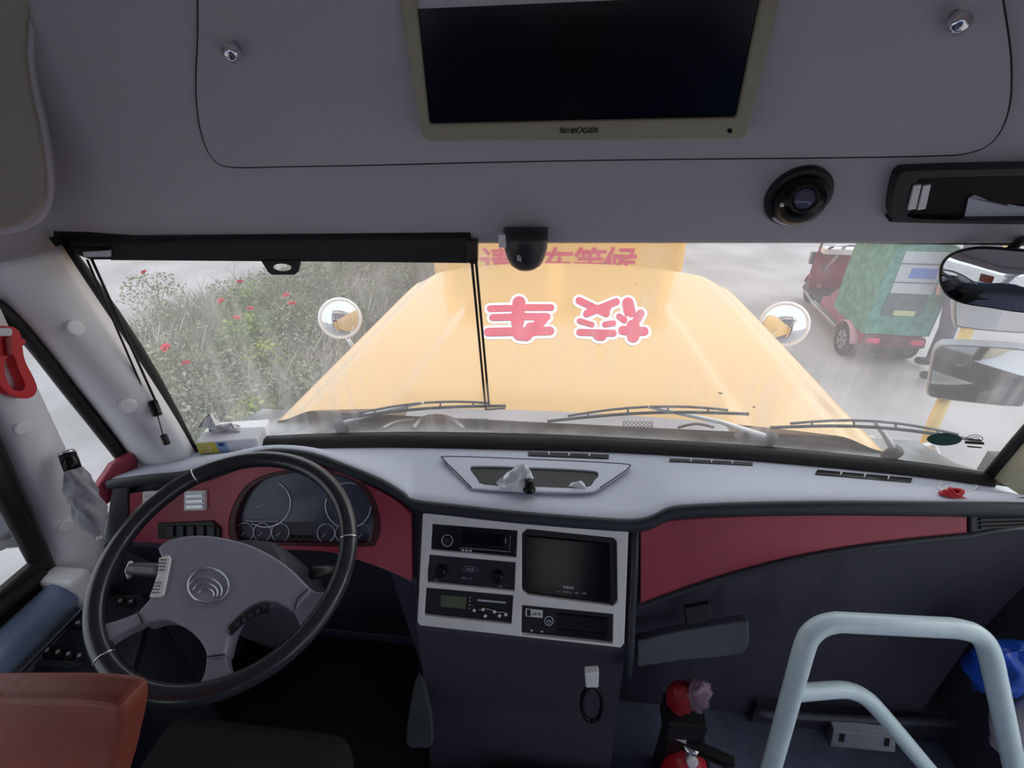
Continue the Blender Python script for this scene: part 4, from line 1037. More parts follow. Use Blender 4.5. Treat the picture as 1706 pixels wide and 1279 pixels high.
# ================================================================== DRIVER SEAT
se = thing('driver_seat', 'brown leather driver seat back at the lower left corner', 'seat', (-0.56, 0.0, FLOOR))
ca, cb = at(-220, 1128, 0.44), at(243, 1140, 0.40)
xs0, xs1 = -0.80, at(240, 1200, 0.40).x
zt = at(120, 1128, 0.40).z
yf = at(120, 1128, 0.40).y
def cushion(name, x0, x1, y0, y1, z0, z1, m, lean=0.0, bev=0.035):
    vs = [(x, y + (lean * (z1 - z) / (z1 - z0)), z) for z in (z0, z1) for y in (y0, y1) for x in (x0, x1)]
    return mk(name, vs, [(0, 1, 3, 2), (4, 6, 7, 5), (0, 4, 5, 1), (2, 3, 7, 6), (0, 2, 6, 4), (1, 5, 7, 3)], m, se, bevel=bev, seg=4, smooth=False)
PS = (at(120, 1130, 0.43), Vector((0, -0.97, 0.22)).normalized())
pslab('backrest', px_path([(-320, 1164), (-100, 1163), (90, 1164), (160, 1168), (192, 1174), (204, 1188), (204, 1215), (196, 1255), (186, 1300), (150, 1420)], 3) + [(-320, 1420)], PS, 0.032, 'brown', se, bevel=0.012, seg=4)
cushion('cushion', xs0 + 0.02, xs1 - 0.05, yf - 0.05, yf + 0.26, 1.22, 1.34, MATS['seat_and_shade_black'] if 'seat_and_shade_black' in MATS else mat('seat_and_shade_black', (20, 20, 22), 0.9), 0, 0.04)
cushion('pedestal', xs0 + 0.08, xs1 - 0.08, yf - 0.02, yf + 0.22, FLOOR + 0.002, 1.22, 'black', 0, 0.01)

# passenger seats behind the camera, seen in the inside mirror
def pseat(x, y, label):
    t = thing('passenger_seat', label, 'seat', (x, y, FLOOR), group='passenger seats behind the camera')
    bl_ = mat('blue_seat_cover', (52, 92, 150), 0.7, vary=0.15, scale=10)
    G().slab([Vector((x + sx * 0.20, y - 0.08, FLOOR + z)) for sx, z in ((-1, 0.42), (1, 0.42), (1, 0.98), (0.8, 1.08), (-0.8, 1.08), (-1, 0.98))], Vector((0, 1, 0)), 0.09).mk('backrest', bl_, t, bevel=0.03, seg=3)
    G().box((x, y + 0.14, FLOOR + 0.42), (0.20, 0.22, 0.05)).mk('cushion', bl_, t, bevel=0.03, seg=3)
    for sx in (-1, 1): G().box((x + sx * 0.15, y + 0.1, FLOOR + 0.19), (0.02, 0.15, 0.19)).mk('leg', 'silver', t)
for y_, w in ((-1.3, 'front row'), (-2.2, 'second row')):
    for x_, w2 in ((-0.82, 'at the driver side window'), (-0.38, 'on the driver side aisle'), (0.38, 'on the door side aisle'), (0.82, 'at the door side window')):
        pseat(x_, y_, f'blue passenger seat {w2} in the {w}')

# ================================================================== INSIDE MIRROR
im = thing('inside_mirror', 'oblong black-rimmed passenger mirror at the upper right of the windshield', 'mirror', at(1660, 520, 0.80))
PIM = (at(1660, 465, 0.80), (Vector((-0.72, -0.69, 0.03))).normalized())
imx = px_path([(1563, 462), (1566, 440), (1580, 424), (1605, 415), (1640, 412), (1706, 417), (1790, 424), (1822, 440), (1834, 475), (1822, 512), (1790, 524), (1706, 522), (1650, 514), (1605, 507), (1580, 496), (1567, 480)], 3, True)
pslab('shell', imx, PIM, 0.02, 'rubber', im, raise_=0.0, bevel=0.004)
gi_ = grow(imx, -0.055); rws = []
for s_ in (1.0, 0.85, 0.7, 0.55, 0.4, 0.25, 0.1): rws.append([on_plane(a, b, shift(PIM, 0.001 + 0.010 * (1 - s_ * s_))) for a, b in grow(gi_, s_ - 1)])
gg_ = G().loft(rws, True); n_l = len(gi_); gg_.f.append(tuple(range(6 * n_l, 7 * n_l)))
gg_.mk('glass', 'mirror', im, smooth=True)
G().tube([on_plane(1690, 430, PIM) + Vector((0, 0.02, 0)), Vector((0.78, 0.93, 2.20))], 0.007, 8).mk('arm', 'black', im, smooth=True)

# stickers on the windshield
def glass_pt(px, py, off=0.004):
    # intersect with the windshield pane
    p, n = on_obj_ray(px, py, PANE)
    return p + n * off if p is not None else on_y(px, py, 0.96)
PANE = [o for o in win.children if o.name.startswith('pane')][0]
gpts = [glass_pt(a, b) for a, b in ell(1572, 730, 29, 10.5, 28)]
nn = (CAM - gpts[0]).normalized()
tag(G().slab(gpts, Vector((0, -1, 0)), 0.001).mk('green_sticker', mat('sticker_green', (30, 72, 66), 0.6)), 'dark green oval sticker low on the right of the windshield', 'sticker')
stk = thing('print_mark', 'small black printed emblem beside the green oval sticker', 'printed mark', glass_pt(1622, 745))
for i, (x0, y0, x1, y1) in enumerate(((1612, 729, 1634, 731), (1606, 733, 1638, 737), (1610, 741, 1634, 743))):
    G().slab([glass_pt(a, b) for a, b in ((x0, y0), (x1, y0 + 2), (x1, y1 + 2), (x0, y1))], Vector((0, -1, 0)), 0.0006).mk('print_bar', 'rubber', stk)
for k, r in enumerate((14, 8)):
    G().tube([glass_pt(a, b) for a, b in ell(1622, 731, r, r * 0.6, 10, 180, 360)], 0.0008, 5).mk('print_arc', 'rubber', stk, smooth=True)

# ================================================================== OUTSIDE: COWL, WIPERS, HOOD
cw = thing('cowl', 'grey cowl panel with mesh grilles between the hood and the windshield', 'cowl', (0, 1.08, 1.5))
n0 = 20
cr = [on_z(a, b, ZD - 0.03) for a, b in base_px]
cr = smooth_path(cr, 2)
G().loft([[p + Vector((0, 0.015, -0.01)) for p in cr], [Vector((p.x * 0.97, max(1.07, p.y + 0.04), 1.598)) for p in cr], [Vector((p.x * 0.93, 1.16, 1.600)) for p in cr], [Vector((p.x * 0.9, 1.20, 1.40)) for p in cr]]).mk('panel', mat('cowl_grey', (176, 178, 178), 0.7, rgb2=(96, 98, 98), scale=9), cw, smooth=True)
COWL = [o for o in cw.children if o.name.startswith('panel')][0]
def cowl_pt(px, py, off=0.004):
    p, n = on_obj_ray(px, py, COWL)
    return p + n * off if p is not None else on_z(px, py, 1.57)
for x0, nk in ((778, 6), (1040, 8)):
    for k in range(nk):
        for j in range(3):
            cx, cy = x0 + k * 6.5, 700 + j * 6 + (4 if x0 > 900 else 0)
            G().tube([cowl_pt(cx + dx, cy + dy) for dx, dy in ((3, 0), (0, 3), (-3, 0), (0, -3))], 0.0011, 4, True).mk('grille_cell', 'black', cw)
M['hose'] = mat('pale_hose', (222, 224, 220), 0.4)
for pth, r in (([(690, 716), (704, 700), (728, 692), (752, 700), (772, 716)], 0.005), ([(640, 716), (660, 706), (690, 702)], 0.004), ([(1225, 730), (1236, 712), (1262, 706)], 0.006), ([(1130, 712), (1160, 706), (1190, 712)], 0.004)):
    G().tube(smooth_path([cowl_pt(a, b, 0.008) for a, b in pth], 4), r, 8).mk('hose', 'hose', cw, smooth=True)
for pth in ([(1258, 738), (1275, 712)], [(1366, 752), (1390, 722)], [(1450, 727), (1474, 760)], [(1474, 762), (1560, 736)], [(1556, 742), (1568, 770)]):
    G().tube([at(a, b, 1.36) for a, b in pth], 0.007, 8).mk('strut', 'silver', cw, smooth=True)
def wiper(label, a, b, piv, lift, group='windshield wipers'):
    t = thing('wiper', label, 'wiper', glass_pt(*piv, off=-0.03), group=group)
    n = 10
    bl_ = [glass_pt(a[0] + (b[0] - a[0]) * i / n, a[1] + (b[1] - a[1]) * i / n - lift * math.sin(math.pi * i / n), -0.014) for i in range(n + 1)]
    G().tube(bl_, 0.0040, 6).mk('blade', 'rubber', t, smooth=True)
    fr_ = [glass_pt(a[0] + (b[0] - a[0]) * i / n, a[1] + (b[1] - a[1]) * i / n - (lift + 7) * math.sin(math.pi * i / n), -0.022) for i in range(1, n)]
    G().tube(fr_, 0.0032, 6).mk('blade_frame', 'dash_dark', t, smooth=True)
    for i in (2, 4, 6, 8):
        G().tube([bl_[i], fr_[i - 1]], 0.0026, 5).mk('claw', 'dash_dark', t, smooth=True)
    mid_ = fr_[n // 2 - 1]
    p = Vector(glass_pt(*piv, off=-0.03))
    G().tube([mid_, mid_.lerp(p, 0.6) + Vector((0, 0.01, 0.004)), p], [0.004, 0.006, 0.008], 8).mk('arm', 'silver', t, smooth=True)
    G().lathe([(0.016, -0.03), (0.016, 0.008), (0.010, 0.014)], p, (0, -0.4, 0.9), 16).mk('pivot', 'black', t, smooth=True)
wiper('left windshield wiper crossing in front of the driver side', (566, 702), (842, 681), (560, 718), 6)
wiper('middle windshield wiper lying below the hood edge', (912, 707), (1250, 695), (1290, 742), 8)
wiper('right windshield wiper ending beside the green oval sticker', (1286, 718), (1640, 741), (1500, 765), 12)
for q in (((1255, 738), (1270, 712)), ((1365, 752), (1385, 722)), ((1470, 762), (1450, 727)), ((720, 718), (700, 704))):
    pass
# hood
hd = thing('bus_hood', 'broad yellow bus hood with red and white lettering', 'hood', (0, 1.9, 0.9))
HZ = 1.635
def hood_w(v): return 0.835 - 0.05 * v - 0.05 * max(0, v - 0.75) ** 2 * 16 * 0.4
def hood_y(u, v):
    yr = 1.125 - 0.03 * u * u; yf_ = 2.74 - 0.20 * abs(u) ** 3
    return yr + (yf_ - yr) * v
def ss(e0, e1, x):
    t = max(0, min(1, (x - e0) / (e1 - e0))); return t * t * (3 - 2 * t)
def hood_z(u, v):
    z = HZ + 0.028 * (1 - u * u) - 0.03 * ss(0.86, 1.0, abs(u)) - 0.05 * ss(0.86, 1.0, v) ** 2
    z += 0.012 * (1 - ss(0.565, 0.60, abs(u) + 0.10 * v)) * (1 - ss(0.35, 0.6, v)) * ss(0.0, 0.04, v)
    return z
NU, NV = 96, 48
rows_h = []
for j in range(NV + 1):
    v = j / NV; row = []
    for i in range(NU + 1):
        u = -1 + 2 * i / NU
        row.append(Vector((hood_w(v) * u, hood_y(u, v), hood_z(u, v))))
    w_ = hood_w(v)
    pre = [Vector((-w_ - 0.05, row[0].y, 0.95)), Vector((-w_ - 0.05, row[0].y, 1.40)), Vector((-w_ - 0.045, row[0].y, 1.53)), Vector((-w_ - 0.025, row[0].y, row[0].z - 0.022))]
    post = [Vector((-p.x, row[-1].y, p.z)) for p in reversed(pre)]
    rows_h.append(pre + row + post)
last = rows_h[-1]
nose1 = [p + Vector((0, 0.03, -0.035)) for p in last]; nose2 = [p + Vector((0, 0.05, -0.12)) for p in last]
nose3 = [Vector((p.x, p.y + 0.06, min(p.z, 0.95))) for p in last]
for r_ in (nose1, nose2, nose3):
    for p in r_: p.z = max(p.z, 0.95)
shell = G().loft(rows_h + [nose1, nose2, nose3]).mk('shell', 'yellow', hd, smooth=True)
# lettering: strokes painted on the hood, seen upside down from the cab
def hood_pt(px, py, off):
    p, n = on_obj_ray(px, py, shell)
    return p + Vector((0, 0, off))
def stroke(a, b, r, off):
    d = Vector((b[0] - a[0], b[1] - a[1])); L = d.length
    ang = math.atan2(d.y, d.x) if L > 0 else 0
    pts = []
    for k in range(9):
        t = ang - math.pi / 2 + math.pi * k / 8; pts.append((b[0] + r * math.cos(t), b[1] + r * math.sin(t)))
    for k in range(9):
        t = ang + math.pi / 2 + math.pi * k / 8; pts.append((a[0] + r * math.cos(t), a[1] + r * math.sin(t)))
    return [hood_pt(780 + x / 5.17, 480 + y / 5.17, off) for x, y in pts]
che = [((190, 182), (360, 178), 28), ((500, 172), (715, 172), 28), ((212, 258), (370, 254), 29), ((480, 250), (680, 252), 30), ((438, 130), (425, 300), 56), ((650, 262), (575, 350), 44), ((172, 384), (705, 374), 36), ((440, 400), (500, 405), 56), ((540, 350), (560, 370), 50)]
xiao = [((955, 112), (1190, 225), 31), ((1275, 122), (1020, 226), 31), ((1050, 180), (1200, 180), 30), ((958, 288), (1066, 320), 23), ((1178, 318), (1250, 308), 25), ((960, 386), (1250, 394), 29), ((1120, 410), (1150, 412), 46), ((1375, 135), (1432, 400), 50), ((1420, 330), (1420, 420), 54), ((1300, 250), (1345, 282), 26), ((1485, 222), (1440, 300), 34), ((1330, 370), (1515, 378), 38)]
for strokes, nm in ((che, 'lettering'), (xiao, 'lettering')):
    go, gi = G(), G()
    for a, b, r in strokes:
        go.slab(stroke(a, b, r + 24, 0.0016), Vector((0, 0, 1)), 0.0008)
        gi.slab(stroke(a, b, r, 0.0040), Vector((0, 0, 1)), 0.0008)
    w_ = go.mk('letter_outline', 'white_letter', hd)
    gi.mk('letter_fill', 'red_letter', w_)
for a, b, r in ((1200, 655, 3.5), (1060, 474, 2.2), (1256, 678, 2.2)):
    p = hood_pt(a, b, 0.001)
    G().sphere(p, (0.006 * r / 3, 0.004 * r / 3, 0.0015), 8, 6).mk('dirt_spot', mat('dirt', (110, 96, 60), 0.9), hd)
# convex mirrors on the nose
def convex(label, px, py, depth, r, side):
    c = at(px, py, depth); t = thing('convex_mirror', label, 'mirror', c + Vector((0, 0, -r)), group='round convex mirrors on the bus nose')
    n = (CAM + Vector((0, 0, -0.3)) - c).normalized()
    prof = [(r * math.sin(a), r * 0.75 * (math.cos(a) - 1) + 0.02) for a in [math.radians(k * 9) for k in range(1, 10)]]
    prof = [(0.001, 0.02)] + [(r * math.sin(math.radians(8 * k)) / math.sin(math.radians(72)), 0.02 - 0.35 * r * (1 - math.cos(math.radians(8 * k))) / (1 - math.cos(math.radians(72)))) for k in range(1, 10)]
    G().lathe(prof, c, n, 36).mk('glass', 'mirror', t, smooth=True)
    G().tube([c + n * (0.02 - 0.36 * r) + (n.orthogonal().normalized() * math.cos(a) + n.cross(n.orthogonal().normalized()) * math.sin(a)) * (r * 1.02) for a in [i * 2 * math.pi / 36 for i in range(36)]], 0.010, 8, True).mk('rim', 'silver', t, smooth=True)
    G().lathe([(r * 0.99, -0.36 * r + 0.02), (r * 0.8, -0.42 * r), (r * 0.4, -0.62 * r), (0.02, -0.66 * r)], c, n, 28).mk('back', 'silver', t, smooth=True)
    foot = Vector((0.86 * side, 2.2, 1.30))
    G().tube(smooth_path([c - n * 0.05 + Vector((0, 0, -r * 0.6)), c + Vector((-side * 0.02, 0.02, -r * 1.5)), c + Vector((-side * 0.10, 0, -r * 2.2)), foot], 5), 0.013, 10).mk('arm', 'chrome', t, smooth=True)
convex('round convex mirror on the left of the bus nose by the flower bed', 567, 531, 2.6, 0.102, -1)
convex('round convex mirror on the right of the bus nose facing the tricycle', 1306, 541, 2.6, 0.112, 1)
# right outside mirrors on a yellow arm
rm = thing('outside_mirror', 'pair of rectangular outside mirrors on a yellow arm at the right', 'mirror', at(1560, 712, 1.30))
def rmirror(pxs, depth, n):
    pl = (at(sum(p[0] for p in pxs) / len(pxs), sum(p[1] for p in pxs) / len(pxs), depth), Vector(n).normalized())
    h = pslab('housing', px_path(pxs, 3, True), pl, 0.05, mat('mirror_housing', (150, 154, 162), 0.4), rm, bevel=0.008, seg=3)
    pslab('glass', grow(px_path(pxs, 3, True), -0.07), pl, 0.003, 'mirror', h, raise_=0.002)
    pslab('glass_edge', grow(px_path(pxs, 3, True), -0.045), pl, 0.003, 'black', h, raise_=0.0006)
rmirror([(1553, 590), (1562, 577), (1580, 573), (1650, 576), (1715, 582), (1728, 592), (1722, 630), (1708, 672), (1695, 678), (1640, 674), (1560, 664), (1543, 655), (1545, 635)], 1.32, (-0.52, -0.84, 0.02))
rmirror([(1588, 500), (1592, 470), (1610, 462), (1700, 464), (1760, 470), (1766, 500), (1758, 545), (1745, 552), (1700, 556), (1600, 547), (1588, 535)], 1.36, (-0.35, -0.9, -0.2))
G().tube(smooth_path([Vector((1.02, 1.16, 1.30)), at(1552, 715, 1.40), at(1575, 660, 1.42), at(1600, 580, 1.44), at(1640, 480, 1.46), at(1690, 400, 1.46)], 5), 0.016, 12).mk('arm', mat('arm_yellow', (228, 196, 120), 0.4), rm, smooth=True)
lm = thing('outside_mirror', 'outside mirror seen through the driver window at the left edge', 'mirror', at(-10, 925, 1.6))
PLM = (at(-10, 880, 1.55), Vector((0.75, -0.62, 0.1)).normalized())
lx = px_path([(-90, 800), (-10, 805), (12, 830), (26, 870), (30, 895), (22, 908), (-10, 922), (-90, 935)], 3, True)
h_ = pslab('housing', lx, PLM, 0.05, 'rubber', lm, bevel=0.008, seg=3)
pslab('glass', grow(lx, -0.12), PLM, 0.003, 'mirror', h_, raise_=0.002)
G().tube([on_plane(-60, 930, PLM) + Vector((0, 0.05, 0)), Vector((-1.14, 0.98, 1.25))], 0.014, 8).mk('arm', 'rubber', lm, smooth=True)
# outer yellow body beside the windshield
bo = thing('wall_front', 'yellow outer corner panels of the bus cab', 'bus body', (0, 1.1, 0.8), kind='structure')
for s in (-1, 1):
    G().slab([Vector((s * 1.12, 1.06, 0.5)), Vector((s * 1.12, 1.06, 1.46)), Vector((s * 0.90, 1.14, 1.46)), Vector((s * 0.90, 1.14, 0.5))], Vector((0, 1, 0)), 0.03).mk('corner_panel', 'yellow', bo, bevel=0.005)

G().box((0, 1.0, 1.18), (1.04, 0.008, 0.33)).mk('firewall', 'black', bo)
shade_sheet = G().box((-0.66, 0.48, FLOOR + 0.006), (0.36, 0.42, 0.006)).mk('footwell_shade', mat('seat_and_shade_black', (20, 20, 22), 0.9), None, bevel=0.003)  # black sheet added to darken the floor where the footwell lies in shade
tag(shade_sheet, 'black sheet standing in for the shade in the driver footwell', 'shade sheet')
# ================================================================== BUS AHEAD
ab = thing('school_bus', 'yellow school bus ahead with red lettering across its rear', 'bus', (-0.12, 4.55, 0))
yb = 4.5
xl, xr = on_y(720, 442, yb).x, on_y(1141, 440, yb).x
G().box(((xl + xr) / 2, yb + 2.6, 1.68), ((xr - xl) / 2, 2.6, 1.18)).mk('body', 'yellow2', ab, bevel=0.08, seg=4)
G().box(((xl + xr) / 2, yb + 0.05, 0.42), ((xr - xl) / 2 - 0.02, 0.13, 0.12)).mk('bumper', 'dash_dark', ab, bevel=0.03)
for k, x in enumerate((xl + 0.62, xr - 0.62)):
    w_ = G().box((x, yb - 0.005, 2.15), (0.48, 0.02, 0.36)).mk('window', 'rubber', ab, bevel=0.01)
    G().box((x, yb - 0.022, 2.15), (0.44, 0.006, 0.32)).mk('pane', 'gloss_black', w_)
for x in (xl + 0.16, xr - 0.16):
    G().lathe([(0.075, 0), (0.075, 0.02), (0.06, 0.035), (0.02, 0.04)], (x, yb, 0.82), (0, -1, 0), 20).mk('tail_light', 'red', ab, smooth=True)
for sx in (xl + 0.14, xr - 0.14):
    for yy in (yb + 0.9, yb + 4.3):
        w_ = G().lathe([(0.25, -0.12), (0.40, -0.12), (0.43, -0.06), (0.43, 0.06), (0.40, 0.12), (0.25, 0.12)], (sx, yy, 0.43), (1, 0, 0), 28).mk('wheel', 'rubber', ab, smooth=True)
        G().lathe([(0.25, -0.10), (0.25, 0.10)], (sx, yy, 0.43), (1, 0, 0), 20).mk('hub', 'silver', w_)
for chx, ch in ((826, '请'), (878, '停'), (930, '车'), (984, '等'), (1036, '候')):
    pt = on_y(chx, 411, yb - 0.004)
    text('lettering', ch, pt + Vector((0, 0, -0.15)), (1, 0, 0), (0, -1, 0), 0.30, 'red_letter', ab, depth=0.004, bold=0.016)

# ================================================================== ELECTRIC TRICYCLE
def build_trike():
    t = thing('electric_tricycle', 'red electric tricycle with green canvas cover parked on the right', 'tricycle', (0, 0, 0))
    red = mat('tricycle_red', (150, 52, 78), 0.35, vary=0.1, coat=0.3)
    green = mat('green_canvas', (92, 146, 134), 0.8, vary=0.25, scale=9, bump=0.3, bscale=18)
    pale = mat('clear_vinyl_window', (186, 194, 202), 0.3, vary=0.06)
    steel = mat('tricycle_steel', (170, 168, 172), 0.3, 0.6)
    G().slab([Vector((-0.42, -0.36, 0.46)), Vector((0.42, -0.36, 0.46)), Vector((0.42, 0.75, 0.46)), Vector((-0.42, 0.75, 0.46))], Vector((0, 0, 1)), 0.16).mk('rear_tub', red, t, bevel=0.03)
    G().box((0, 1.25, 0.30), (0.36, 0.92, 0.035)).mk('floor_pan', 'dash_dark', t, bevel=0.01)
    # canvas hood: sides, back
    def arch(y, w, ztop): return [Vector((-w, y, 0.48)), Vector((-w, y, 1.0)), Vector((-w * 0.97, y, 1.40)), Vector((-w * 0.9, y, ztop - 0.04)), Vector((-w * 0.6, y, ztop)), Vector((0, y, ztop + 0.03)), Vector((w * 0.6, y, ztop)), Vector((w * 0.9, y, ztop - 0.04)), Vector((w * 0.97, y, 1.40)), Vector((w, y, 1.0)), Vector((w, y, 0.48))]
    cv = G().loft([arch(-0.38, 0.45, 1.66), arch(-0.1, 0.455, 1.70), arch(0.3, 0.455, 1.71), arch(0.62, 0.45, 1.70)]).mk('canvas_cover', green, t, solid=0.012)
    bk_ = arch(-0.385, 0.45, 1.66)
    mk('canvas_back', [v for v in bk_] + [v + Vector((0, 0.012, 0)) for v in bk_], [tuple(range(11)), tuple(range(21, 10, -1))] + [(i, (i + 1) % 11, (i + 1) % 11 + 11, i + 11) for i in range(11)], green, t)
    w_ = G().box((-0.03, -0.395, 1.33), (0.27, 0.008, 0.27)).mk('rear_window', pale, t, bevel=0.02, seg=3)
    G().box((0.02, -0.406, 1.33), (0.17, 0.004, 0.065)).mk('blue_plate', mat('blue_plate', (96, 128, 200), 0.4, vary=0.2, scale=40), w_, bevel=0.01)
    for z in (1.21, 1.45): G().tube([(-0.30, -0.408, z), (0.24, -0.408, z)], 0.006, 6).mk('window_bar', 'dash_dark', w_)
    G().box((-0.05, -0.398, 0.90), (0.26, 0.006, 0.14)).mk('patch', mat('canvas_patch', (96, 108, 112), 0.8, vary=0.2), t, bevel=0.01)
    text('lettering', '校园', Vector((-0.05, -0.412, 0.96)), (1, 0, 0), (0, -1, 0), 0.05, 'white', t) if False else None
    G().box((-0.02, -0.408, 0.80), (0.14, 0.004, 0.035)).mk('yellow_strip', mat('strip_yellow', (196, 206, 150), 0.6), t)
    # bumper and lights
    G().box((0, -0.40, 0.38), (0.42, 0.03, 0.07)).mk('bumper', mat('bumper_maroon', (92, 52, 74), 0.5), t, bevel=0.02)
    for x in (-0.30, 0.30): G().box((x, -0.43, 0.40), (0.085, 0.02, 0.035)).mk('tail_light', mat('tail_red', (220, 70, 110), 0.25), t, bevel=0.012)
    G().box((0, -0.33, 0.24), (0.34, 0.05, 0.06)).mk('axle_housing', 'dash_dark', t, bevel=0.02)
    # wheels
    def wheel(x, y, r):
        w = G().lathe([(r * 0.62, -0.05), (r * 0.92, -0.055), (r, -0.03), (r, 0.03), (r * 0.92, 0.055), (r * 0.62, 0.05)], (x, y, r), (1, 0, 0), 28).mk('wheel', 'rubber', t, smooth=True)
        rim_ = G().lathe([(r * 0.62, -0.052), (r * 0.55, -0.04), (r * 0.2, -0.045), (r * 0.2, 0.045), (r * 0.55, 0.04), (r * 0.62, 0.052)], (x, y, r), (1, 0, 0), 24).mk('rim', steel, w, smooth=False)
        for k in range(5):
            a = k * 2 * math.pi / 5
            for s in (-1, 1):
                G().box(Vector((x + s * 0.046, y + math.cos(a) * r * 0.4, r + math.sin(a) * r * 0.4)), (0.008, r * 0.06, r * 0.24), (Vector((1, 0, 0)), Vector((0, -math.sin(a), math.cos(a))), Vector((0, math.cos(a), math.sin(a))))).mk('spoke', 'dash_dark', w)
    wheel(-0.46, -0.02, 0.225); wheel(0.46, -0.02, 0.225); wheel(-0.16, 2.22, 0.225)
    for x in (-0.46, 0.46):
        pts = [Vector((x, -0.02 + 0.27 * math.cos(a), 0.225 + 0.27 * math.sin(a))) for a in [math.radians(10 + k * 16) for k in range(11)]]
        G().loft([[p + Vector((-0.07, 0, 0)) for p in pts], [p + Vector((-0.05, 0, 0.0)) + (p - Vector((x, -0.02, 0.225))) * 0.04 for p in pts], [p + Vector((0.05, 0, 0)) + (p - Vector((x, -0.02, 0.225))) * 0.04 for p in pts], [p + Vector((0.07, 0, 0)) for p in pts]]).mk('fender', mat('fender_pink', (196, 150, 164), 0.4), t, smooth=True, solid=0.01)
    pts = [Vector((-0.16, 2.22 + 0.28 * math.cos(a), 0.225 + 0.28 * math.sin(a))) for a in [math.radians(10 + k * 16) for k in range(11)]]
    G().loft([[p + Vector((-0.06, 0, 0)) for p in pts], [p * 1.0 + Vector((0, 0, 0.02)) for p in pts], [p + Vector((0.06, 0, 0)) for p in pts]]).mk('front_fender', red, t, smooth=True, solid=0.01)
    # side panels between the wheels
    for s in (-1, 1):
        G().slab([Vector((s * 0.40, 0.70, 0.30)), Vector((s * 0.40, 1.20, 0.30)), Vector((s * 0.38, 1.22, 0.44)), Vector((s * 0.40, 1.0, 0.52)), Vector((s * 0.40, 0.70, 0.80))], Vector((s, 0, 0)), 0.03).mk('side_panel', red, t, bevel=0.012)
        G().tube([(s * 0.43, 0.26, 0.24), (s * 0.42, 1.4, 0.24), (s * 0.34, 2.05, 0.26)], 0.028, 10).mk('side_sill', steel, t, smooth=True)
    # front shield, dashboard, screen frame, roof
    sh_ = [[Vector((x * w, y + 0.10 * (1 - x * x), z)) for x in (-1, -0.6, -0.2, 0.2, 0.6, 1)] for y, z, w in ((1.90, 0.28, 0.36), (1.97, 0.60, 0.38), (1.99, 0.95, 0.36), (1.93, 1.06, 0.33))]
    G().loft(sh_).mk('front_shield', red, t, smooth=True, solid=0.03)
    G().box((0, 1.87, 1.03), (0.33, 0.10, 0.05)).mk('cowl_tray', 'silver', t, bevel=0.02)
    for s in (-1, 1):
        G().tube([(s * 0.33, 1.99, 1.02), (s * 0.33, 1.85, 1.45), (s * 0.33, 1.72, 1.72)], 0.018, 8).mk('screen_post', 'dash_dark', t, smooth=True)
        G().tube([(s * 0.30, 0.70, 0.98), (s * 0.36, 0.66, 1.4), (s * 0.38, 0.62, 1.72)], 0.02, 8).mk('roof_post', steel, t, smooth=True)
    G().box((0, 0.75, 1.76), (0.47, 1.15, 0.025)).mk('roof', 'white', t, bevel=0.02)
    G().tube([(-0.34, 1.62, 1.12), (-0.16, 1.74, 1.15), (0, 1.78, 1.14), (0.16, 1.74, 1.15), (0.34, 1.62, 1.12)], 0.014, 8).mk('handlebar', 'chrome', t, smooth=True)
    G().tube([(0, 1.78, 1.14), (-0.14, 2.12, 0.50), (-0.16, 2.20, 0.24)], 0.03, 8).mk('fork', steel, t, smooth=True)
    for s in (-1, 1): G().tube([(s * 0.34, 1.62, 1.12), (s * 0.26, 1.68, 1.135)], 0.02, 8).mk('grip', 'rubber', t, smooth=True)
    hl = G().box((-0.37, 2.05, 0.86), (0.06, 0.05, 0.11)).mk('basket', steel, t, bevel=0.01)
    for k in range(4): G().box((-0.37, 1.998, 0.785 + k * 0.05), (0.062, 0.004, 0.006)).mk('basket_wire', 'dash_dark', hl)
    for k in range(4): G().box((-0.42 + k * 0.034, 1.997, 0.86), (0.005, 0.004, 0.11)).mk('basket_wire', 'dash_dark', hl)
    mr = G().tube([(-0.36, 1.90, 1.25), (-0.46, 1.94, 1.52)], 0.008, 6).mk('mirror_stem', 'dash_dark', t)
    G().sphere((-0.47, 1.94, 1.56), (0.05, 0.02, 0.07), 14, 8).mk('mirror_head', mat('mirror_green', (98, 110, 100), 0.4), mr, smooth=True)
    G().box((0, 1.0, 0.52), (0.32, 0.2, 0.09)).mk('seat', 'seat_dark', t, bevel=0.04, seg=3)
    G().box((0, 0.80, 0.82), (0.32, 0.05, 0.20)).mk('seat_back', 'seat_dark', t, bevel=0.04, seg=3)
    return t
tk = build_trike()
tk.location = (3.30, 5.08, 0.0); tk.rotation_euler = (0, 0, math.radians(-4)); tk.scale = (0.66, 0.74, 0.74)

